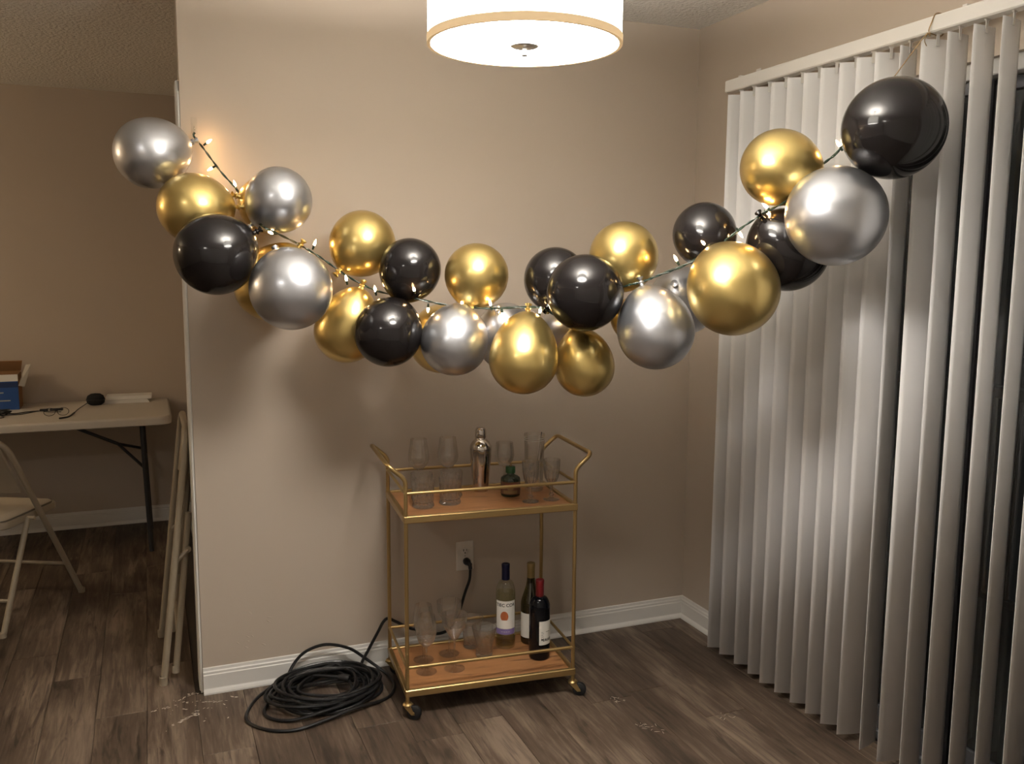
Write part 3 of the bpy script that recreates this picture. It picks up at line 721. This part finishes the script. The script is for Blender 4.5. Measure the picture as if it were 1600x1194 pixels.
me = glass_thing('flared_tumbler', 'flared clear tumbler at the front, left of the white wine bottle', .024, .018, SZB, flr, 64, swirl, g)
glass_thing('flared_tumbler', 'flared clear tumbler behind the front flared tumbler', .000, .112, SZB, flr, src=me, group=g, rot=.5)
# bottles
def bottle(name, label, lx, ly, R, Hh, sh0, sh1, glassm, capm, cap_z, slope=1, rot=0.0):
    t = thing(name, label, 'bottle', T(lx, ly, SZB + .0003), facing(lx, ly, rot))
    pr = [(0, .012), (R * .55, .010), (R * .75, .002), (R * .88, 0), (R * .97, .003), (R, .009), (R, sh0)]
    n = 10; rn = .0148
    for i in range(1, n + 1):
        u = i / n
        if slope == 1: r = rn + (R - rn) * math.sqrt(max(0, 1 - u * u)) ; z = sh0 + (sh1 - sh0) * (u * .8 + .2 * u * u)
        else: r = rn + (R - rn) * (.5 + .5 * math.cos(PI * u ** .85)); z = sh0 + (sh1 - sh0) * u
        pr.append((max(r, rn), z))
    pr += [(.0142, sh1 + .02), (.0140, Hh - .012), (.0140, Hh - .001), (0, Hh - .001)]
    MB().lathe(pr, 44).obj('glass_body', glassm, t)
    MB().lathe([(.0150, cap_z), (.0152, cap_z + .002), (.0150, Hh - .018), (.0155, Hh - .016), (.0155, Hh - .002), (.0140, Hh), (0, Hh)], 30).obj('capsule', capm, t)
    return t
b1 = bottle('wine_bottle', 'clear white wine bottle with navy capsule and orange motif label', .124, .083, .0365, .318, .205, .258, M_WBOT, M_CAPB, .258)
MB().lathe([(0, .016), (.025, .014), (.031, .010), (.0342, .016), (.0342, .200), (.031, .212), (0, .213)], 36).obj('wine', M_WINEW, b1)
R1 = .0365
label_patch(R1, .080, .186, -1.12, 1.12, M_LABEL, 'label', b1); label_patch(R1, .058, .0795, -1.12, 1.12, M_LPURP, 'label_band', b1)
wrap_text('TIEC COR', .0165, R1, .170, 0, M_INK, 'label_text', b1)
disc_patch(R1, .128, -.12, .0145, .0195, M_LORAN, 'label_motif', b1)
wrap_text('.  .  .  .  .', .007, R1, .155, 0, M_INK, 'label_text', b1); wrap_text('~ ~ ~ ~', .010, R1, .069, 0, M_LABEL, 'label_text', b1)
b2 = bottle('wine_bottle', 'olive green wine bottle with gold capsule and blank white label', .226, .094, .0372, .308, .150, .252, M_OLIVE, M_CAPG, .252, slope=2)
label_patch(.0372, .028, .122, -1.35, 1.0, M_LABEL, 'label', b2)
b3 = bottle('wine_bottle', 'dark red wine bottle with red capsule at the front right of the lower shelf', .214, -.044, .0378, .292, .190, .232, M_RED, M_CAPR, .228)
label_patch(.0378, .060, .148, -.02, 2.1, M_LABEL, 'label', b3)
wrap_text('M', .013, .0378, .080, .30, M_INK, 'label_text', b3); wrap_text('UR:RER', .013, .0378, .078, .86, M_INK, 'label_text', b3)
for k, zz in enumerate((.108, .102, .096, .090)):
    label_patch(.0378, zz, zz + .0012, .16, .16 + .22 + .06 * (k % 2), M_INK, 'label_line', b3, 4, .0011)
label_patch(.0378, .108, .1095, .62, 1.1, M_INK, 'label_line', b3, 5, .0011)

# ================================================================== OUTLET + CORD
ot = thing('wall_outlet', 'beige duplex wall outlet behind the cart with a black plug in it', 'outlet', (-.994, 0, .388))
MB().bbox(-.036, .036, -.006, 0, -.058, .058, .003).obj('cover_plate', M_PLATE, ot)
for zc in (.020, -.020):
    rc = MB().lathe([(0, .0005), (.0165, .0005), (.0172, 0), (.0172, -.001)], 28, Matrix.Translation((0, -.006, zc)) @ Matrix.Rotation(PI / 2, 4, 'X') @ Matrix.Diagonal((1, .82, 1, 1))).obj('receptacle', M_PLATE, ot)
    sl = MB()
    for (a, b_, c_, d_) in ((-.0075, -.0050, -.001, .0075), (.0050, .0072, 0, .0070)): sl.box(a, b_, -.0072, -.0064, zc + c_, zc + d_)
    sl.lathe([(0, .0007), (.0026, .0006), (.0026, 0)], 12, Matrix.Translation((0, -.0065, zc - .0075)) @ Matrix.Rotation(PI / 2, 4, 'X'))
    sl.obj('slot', M_SLOT, ot)
MB().lathe([(0, .0012), (.0028, .0008), (.0032, 0)], 12, Matrix.Translation((0, -.006, 0)) @ Matrix.Rotation(PI / 2, 4, 'X')).obj('screw', M_NICKEL, ot)

cord = thing('extension_cord', 'long black extension cord coiled on the floor and plugged in behind the cart', 'cord', (-1.56, -.20, 0))
CO = Vector((-1.56, -.20, 0))
pl = MB(); pl.lathe([(0, .0), (.0135, .0), (.0145, .004), (.0140, .016), (.010, .024), (.0085, .028), (0, .028)], 18, Matrix.Translation((-.990, -.0068, .368)) @ Matrix.Rotation(PI / 2, 4, 'X'))
pl.tube(spline([(-.988, -.030, .366), (-.985, -.037, .360), (-.984, -.040, .345)], 5), [.0095] * 6 + [.0075] * 5, 12)
pl.v = [tuple(Vector(v) - CO) for v in pl.v]; pl.obj('plug', M_RUBBER, cord)
rnd = random.Random(3)
cr_ = .0058
path = [(-.984, -.040, .343), (-.988, -.040, .303), (-1.006, -.040, .254), (-1.030, -.038, .18), (-1.07, -.036, .115), (-1.13, -.036, .105), (-1.19, -.036, .130), (-1.228, -.038, .145), (-1.282, -.042, .180), (-1.311, -.045, .197), (-1.330, -.05, .188), (-1.351, -.056, .157), (-1.388, -.062, .098), (-1.42, -.08, .055)]
cxy = Vector((-1.565, -.185)); turns = 17; npt = 14
ang = math.atan2(.10, .14)
for tn in range(turns):
    for k in range(npt):
        u = tn + k / npt; a = ang - 2 * PI * u
        jx, jy = .035 * math.sin(u * 2.1), .018 * math.cos(u * 1.7)
        rx = .150 + .028 * math.sin(u * 3.3 + 1) + .012 * math.sin(u * 7.1); ry = .108 + .020 * math.sin(u * 2.7) + .010 * math.cos(u * 5.3)
        z = .007 + .0055 * (tn % 8) + .020 * (0.5 + .5 * math.sin(a)) + .006 * math.sin(a * 2 + tn)
        path.append((cxy.x + jx + rx * math.cos(a), max(-.36, min(-.034, cxy.y + jy + ry * math.sin(a))), max(.0065, z)))
# arch loop, then the wide loops on the floor
path += [(-1.69, -.15, .040), (-1.685, -.075, .045), (-1.655, -.050, .085), (-1.611, -.045, .119), (-1.541, -.045, .132), (-1.46, -.05, .107), (-1.40, -.065, .062), (-1.345, -.10, .020), (-1.325, -.15, .0075), (-1.337, -.225, .0065), (-1.385, -.285, .0065), (-1.50, -.335, .018), (-1.60, -.365, .012), (-1.70, -.385, .0065), (-1.775, -.362, .0065), (-1.832, -.300, .0065), (-1.845, -.235, .0065), (-1.805, -.130, .0065), (-1.74, -.055, .010), (-1.66, -.036, .045), (-1.56, -.036, .060), (-1.46, -.060, .055), (-1.40, -.15, .030), (-1.42, -.24, .026), (-1.50, -.305, .030), (-1.60, -.33, .025), (-1.70, -.325, .010), (-1.765, -.285, .0065), (-1.785, -.222, .0065), (-1.745, -.14, .012), (-1.69, -.09, .03), (-1.62, -.10, .05), (-1.52, -.15, .05)]
MB().tube([v - CO for v in spline([Vector(p) for p in path], 6)], cr_, 8).obj('cable', M_CORD, cord)
MB().tube([Vector(v) - CO for v in ((-1.52, -.15, .05), (-1.50, -.165, .052), (-1.485, -.175, .050))], [.009, .013, .013], 12).obj('socket_end', M_RUBBER, cord)

# ================================================================== PAINT FLAKES
mb = MB(); rf = random.Random(11)
def flake(px, py, a, l, wd):
    if px > -W - .005 and py > -.03: return
    ring = [(l * math.cos(t) * rf.uniform(.6, 1.1), wd * math.sin(t) * rf.uniform(.5, 1.1)) for t in [2 * PI * i / 7 for i in range(7)]]
    mb.extrude(ring, .0002, .0008, Matrix.Translation((px, py, 0)) @ Matrix.Rotation(a, 4, 'Z'))
def streak(x0, y0, x1, y1, n):
    a = math.atan2(y1 - y0, x1 - x0)
    for _ in range(n):
        t = rf.random(); flake(x0 + (x1 - x0) * t + rf.gauss(0, .004), y0 + (y1 - y0) * t + rf.gauss(0, .004), a + rf.gauss(0, .3), rf.uniform(.002, .009), rf.uniform(.0007, .0018))
# scraped streaks beside the wall end, a few loose chips, scuffs out on the floor
streak(-2.14, -.075, -2.02, -.05, 16); streak(-2.075, -.20, -1.99, -.135, 26); streak(-1.99, -.06, -1.90, -.085, 18); streak(-2.06, -.03, -2.00, .01, 10); streak(-2.02, -.14, -1.96, -.11, 8)
for (px, py, l) in ((-2.015, .012, .006), (-1.985, .005, .005), (-1.875, -.062, .009), (-1.862, -.070, .008), (-2.125, -.072, .007), (-2.035, -.095, .006), (-2.028, -.10, .005), (-1.905, -.11, .007), (-1.90, -.21, .005), (-1.975, -.205, .005), (-2.0, -.155, .009), (-1.99, -.15, .008)):
    flake(px, py, rf.random() * PI, l, l * .45)
for _ in range(16): flake(-2.02 + rf.gauss(0, .06), -.10 + rf.gauss(0, .05), rf.random() * PI, rf.uniform(.0012, .0028), .0012)
for (cx_, cy_, n) in ((-.635, -.575, 12), (-.64, -.77, 8), (-.60, -.80, 8), (-.35, -.81, 6)):
    a0 = rf.random() * PI
    for k in range(n): flake(cx_ + rf.gauss(0, .014), cy_ + rf.gauss(0, .014), a0 + rf.gauss(0, .8), rf.uniform(.003, .010), rf.uniform(.0005, .0011))
tag(mb.obj('paint_flakes', M_FLAKE), 'white dried paint flakes scattered on the floor beside the wall end', 'debris', kind='stuff')

# ================================================================== FOLDING TABLE (next room)
TX0, TX1, TY0, TY1, TZ = -3.83, -2.0, 1.632, 2.352, .735
tb = thing('folding_table', 'white plastic folding table with dark metal legs against the far wall', 'table', ((TX0 + TX1) / 2, (TY0 + TY1) / 2, 0))
hw, hd = (TX1 - TX0) / 2, (TY1 - TY0) / 2
def rrect(hx, hy, r, n=6):
    out = []
    for (sx, sy, a0) in ((1, 1, 0), (-1, 1, PI / 2), (-1, -1, PI), (1, -1, 1.5 * PI)):
        for i in range(n + 1):
            a = a0 + PI / 2 * i / n; out.append((sx * (hx - r) + r * math.cos(a), sy * (hy - r) + r * math.sin(a)))
    return out
mb = MB(); rings = []
for (ins, z) in ((.010, TZ - .044), (.002, TZ - .040), (0, TZ - .012), (.003, TZ - .004), (.010, TZ)):
    rings.append([(x, y, z) for x, y in rrect(hw - ins, hd - ins, .065 - ins)])
n = len(rings[0]); vs = [p for r in rings for p in r]; fs = [tuple(reversed(range(n))), tuple(range(4 * n, 5 * n))]
mb.add(vs, fs)
side = [(k * n + i, k * n + (i + 1) % n, (k + 1) * n + (i + 1) % n, (k + 1) * n + i) for k in range(4) for i in range(n)]
mb.add(vs, side, True); mb.obj('tabletop', M_TABLE, tb)
ox, oy = (TX0 + TX1) / 2, (TY0 + TY1) / 2
for e in (1, -1):
    for (fy, ty) in ((1.775, 1.795), (2.205, 2.19)):
        MB().tube([(e * (-2.145 - ox), ty - oy, TZ - .05), (e * (-2.138 - ox), fy + (ty - fy) * .5 - oy, .40), (e * (-2.125 - ox), fy - oy, .0)], .0125, 12).obj('leg', M_TLEG, tb)
    MB().tube([(e * (-2.145 - ox), 1.795 - oy, TZ - .055), (e * (-2.145 - ox), 2.19 - oy, TZ - .055)], .011, 10).obj('leg_crossbar', M_TLEG, tb)
    MB().tube([(e * (-2.138 - ox), 1.785 - oy, .44), (e * (-2.138 - ox), 2.20 - oy, .44)], .009, 10).obj('leg_crossbar', M_TLEG, tb)
    b_ = MB(); b_.tube([(e * (-2.56 - ox), 1.99 - oy, TZ - .047), (e * (-2.27 - ox), 1.99 - oy, .545)], .009, 10)
    b_.tube([(e * (-2.27 - ox), 1.99 - oy, .545), (e * (-2.138 - ox), 1.80 - oy, .44)], .008, 10); b_.tube([(e * (-2.27 - ox), 1.99 - oy, .545), (e * (-2.138 - ox), 2.19 - oy, .47)], .008, 10)
    b_.obj('brace', M_TLEG, tb)

# ---- things on the table
cb = thing('cardboard_box', 'open brown carton with blue and white printed front on the table', 'box', (-2.93, 2.21, TZ))
bw, bd = .19, .075
MB().box(-bw, bw, -bd, -bd + .004, 0, .150).obj('front_panel', M_BLUE, cb)
MB().box(-bw, bw - .004, -bd - .0012, -bd, .152, .186).box(-bw, bw, -bd, -bd + .004, .150, .186).obj('white_band', M_WHITEP, cb)
MB().box(-bw, bw, -bd - .0009, -bd, .118, .145).obj('printed_band', M_BLUE2, cb)
pm = MB()
for k, (a, b_, z) in enumerate(((-.02, .12, .088), (-.02, .10, .070), (-.02, .15, .046))): pm.box(a, b_, -bd - .0009, -bd, z, z + .006)
pm.obj('printed_line', M_CARDIN, cb)
MB().box(bw - .004, bw, -bd + .004, bd, 0, .186).obj('side_panel', M_CARD, cb)
MB().box(-bw, -bw + .004, -bd + .004, bd, 0, .186).obj('side_panel', M_CARD, cb)
MB().box(-bw + .004, bw - .004, bd - .004, bd, 0, .19).obj('back_panel', M_CARD, cb)
MB().box(-bw + .004, bw - .004, -bd + .004, bd - .004, 0, .004).obj('bottom_panel', M_CARD, cb)
MB().add([(-bw, bd - .004, .19), (bw, bd - .004, .19), (bw + .012, bd - .035, .245), (-bw, bd - .035, .245), (-bw, bd, .19), (bw, bd, .19), (bw + .012, bd - .031, .248), (-bw, bd - .031, .248)], [(0, 1, 2, 3), (7, 6, 5, 4), (0, 4, 5, 1), (1, 5, 6, 2), (2, 6, 7, 3), (3, 7, 4, 0)]).obj('top_flap', M_CARD, cb)
MB().add([(bw, -bd, .125), (bw + .030, -bd + .004, .120), (bw + .062, -bd + .03, .235), (bw + .036, -bd + .04, .232), (bw, -bd + .003, .125), (bw + .030, -bd + .007, .120), (bw + .062, -bd + .033, .235), (bw + .036, -bd + .043, .232)], [(0, 1, 2, 3), (7, 6, 5, 4), (0, 4, 5, 1), (1, 5, 6, 2), (2, 6, 7, 3), (3, 7, 4, 0)]).obj('torn_flap', M_CARDIN, cb)
# papers
pp = thing('paper_stack', 'stack of white papers and booklets lying on the right end of the table', 'papers', (-2.22, 2.235, TZ), -.03)
for k in range(4): MB().box(-.125 + .004 * k, .118 - .003 * k, -.055 + .003 * k, .075, .0002 + .004 * k, .0038 + .004 * k).obj('sheet_bundle', M_WHITEP, pp)
bk = MB(); bk.box(-.105, .128, -.025, .085, .0165, .036); bk.obj('booklet', M_WHITEP, pp)
coil = MB()
for k in range(11): coil.tube([(-.04 + k * .0155, .085 + .006 * math.cos(t), .026 + .012 * math.sin(t)) for t in [2 * PI * i / 10 for i in range(10)]], .0012, 5, closed=True)
coil.obj('binding_rings', M_CARDIN, pp).__setitem__('kind', 'stuff')
# dark pouch
po = thing('soft_pouch', 'small rounded black soft pouch at the left end of the white papers', 'pouch', (-2.375, 2.165, TZ))
MB().lathe([(0, .0002), (.030, .0002), (.046, .012), (.050, .032), (.042, .052), (.025, .062), (0, .065)], 26, Matrix.Diagonal((.95, .7, 1, 1))).obj('padding', M_FOAM, po)
MB().lathe([(.0475, .026), (.0515, .030), (.0475, .034)], 26, Matrix.Diagonal((.97, .72, 1, 1))).obj('seam', M_RUBBER, po)
# eyeglasses
eg = thing('eyeglasses', 'eyeglasses with thin dark temple lying beside the black pouch', 'glasses', (-2.51, 1.83, TZ))
for dx in (-.062, 0.0):
    ring = [(dx + .026 * math.cos(t), .006 + .012 * math.sin(t), .022 + .018 * math.sin(t)) for t in [2 * PI * i / 20 for i in range(20)]]
    MB().tube(ring, .0014, 6, closed=True).obj('rim', M_BLACKP, eg)
    MB().add([(dx + .025 * math.cos(t), .006 + .0115 * math.sin(t), .022 + .0172 * math.sin(t)) for t in [2 * PI * i / 20 for i in range(20)]] + [(dx + .025 * math.cos(t), .0075 + .0115 * math.sin(t), .022 + .0172 * math.sin(t)) for t in [2 * PI * i / 20 for i in range(20)]], [tuple(range(20)), tuple(reversed(range(20, 40)))] + [(i, 20 + i, 20 + (i + 1) % 20, (i + 1) % 20) for i in range(20)]).obj('lens', M_CLEAR, eg)
MB().tube([(-.036, .006, .026), (-.026, .006, .026)], .0015, 6).obj('bridge', M_BLACKP, eg)
MB().tube(spline([(-.01, -.10, .004), (.026, -.06, .003), (.045, .03, .006), (.06, .12, .012), (.085, .25, .016), (.10, .305, .02)], 6), [.0042] * 14 + [.0022] * 17, 8).obj('temple', M_BLACKP, eg)
MB().tube(spline([(-.088, .008, .026), (-.06, .07, .012), (-.02, .12, .004)], 6), .002, 8).obj('temple', M_BLACKP, eg)
# charging cable
cc = thing('usb_cable', 'tangled dark cable with a black connector in front of the carton', 'cable', (-2.76, 1.95, TZ))
t2 = MB(); rr = random.Random(5)
bun = [(-.045 + rr.uniform(-.05, .045), rr.uniform(-.045, .045), .006 + rr.uniform(0, .022)) for _ in range(26)]
t2.tube(spline(bun + [(.01, .0, .006), (.06, .055, .003), (.12, .075, .003)], 5), .0026, 6)
t2.tube(spline([(-.02, -.03, .006), (.04, -.015, .003), (.10, .05, .003), (.13, .075, .004)], 5), .0022, 6)
t2.tube(spline([(-.04, -.04, .006), (-.02, -.09, .003), (-.08, -.13, .003), (-.2, -.18, .003)], 5), .0022, 6)
t2.obj('cord', M_BLACKP, cc)
MB().bbox(.125, .165, .066, .086, .001, .012, .002).obj('plug', M_BLACKP, cc)
MB().bbox(.172, .235, .062, .084, .001, .013, .003).obj('connector', M_BLACKP, cc)
MB().lathe([(0, .001), (.022, .001), (.026, .008), (.022, .016), (0, .018)], 20, Matrix.Translation((-.07, .02, .012))).obj('adapter', M_BLACKP, cc)

# ================================================================== FOLDING CHAIRS
def seat_pad(hx, hy, z0, parent, mtx=None):
    mb = MB(); rings = [[(x, y, z) for x, y in rrect(hx - i, hy - i, .05 - i)] for i, z in ((.004, z0), (0, z0 + .004), (0, z0 + .026), (.003, z0 + .030))]
    n = len(rings[0]); vs = [Vector(p) for r in rings for p in r]
    if mtx: vs = [mtx @ v for v in vs]
    mb.add(vs, [tuple(reversed(range(n))), tuple(range(3 * n, 4 * n))]); mb.add(vs, [(k * n + i, k * n + (i + 1) % n, (k + 1) * n + (i + 1) % n, (k + 1) * n + i) for k in range(3) for i in range(n)], True)
    mb.obj('seat', M_CHAIR, parent)
    mb = MB(); rings = [[(x, y, z) for x, y in rrect(hx - i, hy - i, .05 - min(i, .03))] for i, z in ((.016, z0 + .028), (.016, z0 + .036), (.024, z0 + .042), (.06, z0 + .046))]
    vs = [Vector(p) for r in rings for p in r]
    if mtx: vs = [mtx @ v for v in vs]
    mb.add(vs, [tuple(reversed(range(n))), tuple(range(3 * n, 4 * n))], True); mb.add(vs, [(k * n + i, k * n + (i + 1) % n, (k + 1) * n + (i + 1) % n, (k + 1) * n + i) for k in range(3) for i in range(n)], True)
    mb.obj('cushion', M_SEATF, parent)
    mb = MB(); ring = [Vector((x, y, z0 + .032)) for x, y in rrect(hx - .013, hy - .013, .045)]
    if mtx: ring = [mtx @ v for v in ring]
    mb.tube(ring, .0035, 6, closed=True); mb.obj('piping', M_PIPE, parent)
ch = thing('folding_chair', 'beige metal folding chair with padded seat, open in front of the table', 'chair', (-2.743, 1.117, 0), math.radians(62.6))
def A(z): return .26 - .46 * z / .78
for s in (-1, 1):
    MB().tube([(.26, s * .22, .002), (A(.60), s * .22, .60)], .0125, 12).obj('front_leg', M_CHAIR, ch)
    MB().tube([(-.26, s * .195, .002), (-.055, s * .195, .44)], .0118, 12).obj('rear_leg', M_CHAIR, ch)
    MB().lathe([(0, 0), (.0145, 0), (.0145, .02), (.0125, .022)], 12, Matrix.Translation((.26, s * .22, 0))).obj('foot_cap', M_CHAIR, ch)
    MB().lathe([(0, 0), (.014, 0), (.014, .02), (.0118, .022)], 12, Matrix.Translation((-.26, s * .195, 0))).obj('foot_cap', M_CHAIR, ch)
    MB().tube([(-.055, s * .180, .44), (-.055, s * .226, .44)], .008, 10).obj('pivot', M_CHAIR, ch)
MB().tube(fillet([(A(.60), -.22, .60), (A(.80), -.22, .80), (A(.80), .22, .80), (A(.60), .22, .60)], .09, 8), .0125, 12).obj('back_frame', M_CHAIR, ch)
MB().tube([(-.20, -.195, .13), (-.20, .195, .13)], .008, 10).obj('stretcher', M_CHAIR, ch)
MB().tube([(A(.17), -.22, .17), (A(.17), .22, .17)], .008, 10).obj('stretcher', M_CHAIR, ch)
bm = MB(); vs = []; fs = []; nn = 10
for (z, d0) in ((.56, 0), (.77, 0)):
    for th in (0, .014):
        for i in range(nn + 1):
            t = -1 + 2 * i / nn; vs.append((A(z) - .018 - .030 * (1 - t * t) - th, t * .205, z))
k = nn + 1
for i in range(nn): fs += [(i, i + 1, 2 * k + i + 1, 2 * k + i), (k + i + 1, k + i, 3 * k + i, 3 * k + i + 1), (i + 1, i, k + i, k + i + 1), (2 * k + i, 2 * k + i + 1, 3 * k + i + 1, 3 * k + i)]
fs += [(0, 2 * k, 3 * k, k), (nn, k + nn, 3 * k + nn, 2 * k + nn)]
bm.add(vs, fs); bm.obj('backrest', M_CHAIR, ch)
seat_pad(.195, .192, .425, ch, Matrix.Translation((-.015, 0, 0)))

fc = thing('folding_chair', 'beige metal folding chair folded flat, leaning against the end of the wall', 'chair', (-2.095, .122, 0))
def AX(z): return (-2.095 + .113 * z / .93) + 2.095
YW = .455
for y_ in (0, YW):
    MB().tube([(AX(0), y_, .002), (AX(.70), y_, .70)], .0125, 12).obj('front_leg', M_CHAIR, fc)
    MB().lathe([(0, 0), (.0145, 0), (.0145, .03), (.0125, .032)], 12, Matrix.Translation((AX(0), y_, 0))).obj('foot_cap', M_CHAIR, fc)
MB().tube(fillet([(AX(.70), 0, .70), (AX(.92), 0, .925), (AX(.92), YW, .925), (AX(.70), YW, .70)], .11, 9), .0125, 12).obj('back_frame', M_CHAIR, fc)
def BX(z): return .043 + (.1105 - .043) * (z - .03) / .60
for y_ in (.028, YW - .028):
    MB().tube([(BX(.03), y_, .03), (BX(.62), y_, .62)], .0115, 12).obj('rear_leg', M_CHAIR, fc)
    MB().lathe([(0, 0), (.0135, 0), (.0135, .025), (.0118, .027)], 12, Matrix.Translation((BX(.03), y_, .028))).obj('foot_cap', M_CHAIR, fc)
    yy = y_ - .018 if y_ < .2 else y_ + .018
    lk = MB(); lk.tube([(.058, yy - .004, .449), (.101, yy - .002, .488)], .0075, 8); lk.tube([(.058, yy - .006, .449), (.058, yy + .006, .449)], .011, 12); lk.tube([(.101, yy - .006, .489), (.101, yy + .006, .489)], .011, 12); lk.obj('hinge_link', M_CHAIR, fc)
MB().tube([(BX(.15), .028, .15), (BX(.15), YW - .028, .15)], .007, 10).obj('stretcher', M_CHAIR, fc)
tilt = math.atan2(.113, .93)
seat_pad(.19, .19, 0, fc, Matrix.Translation((AX(.56) + .014, YW / 2, .565)) @ Matrix.Rotation(tilt, 4, 'Y') @ Matrix.Rotation(PI / 2, 4, 'Y') @ Matrix.Diagonal((1, 1, .55, 1)))
bm = MB(); vs = []; fs = []
for z in (.69, .86):
    for th in (.010, 0):
        for i in range(nn + 1):
            t = -1 + 2 * i / nn; vs.append((AX(z) + .004 + .020 * (1 - t * t) + th, YW / 2 + t * .212, z))
k = nn + 1
for i in range(nn): fs += [(i, i + 1, 2 * k + i + 1, 2 * k + i), (k + i + 1, k + i, 3 * k + i, 3 * k + i + 1), (i + 1, i, k + i, k + i + 1), (2 * k + i, 2 * k + i + 1, 3 * k + i + 1, 3 * k + i)]
fs += [(0, 2 * k, 3 * k, k), (nn, k + nn, 3 * k + nn, 2 * k + nn)]
bm.add(vs, fs); bm.obj('backrest', M_CHAIR, fc)
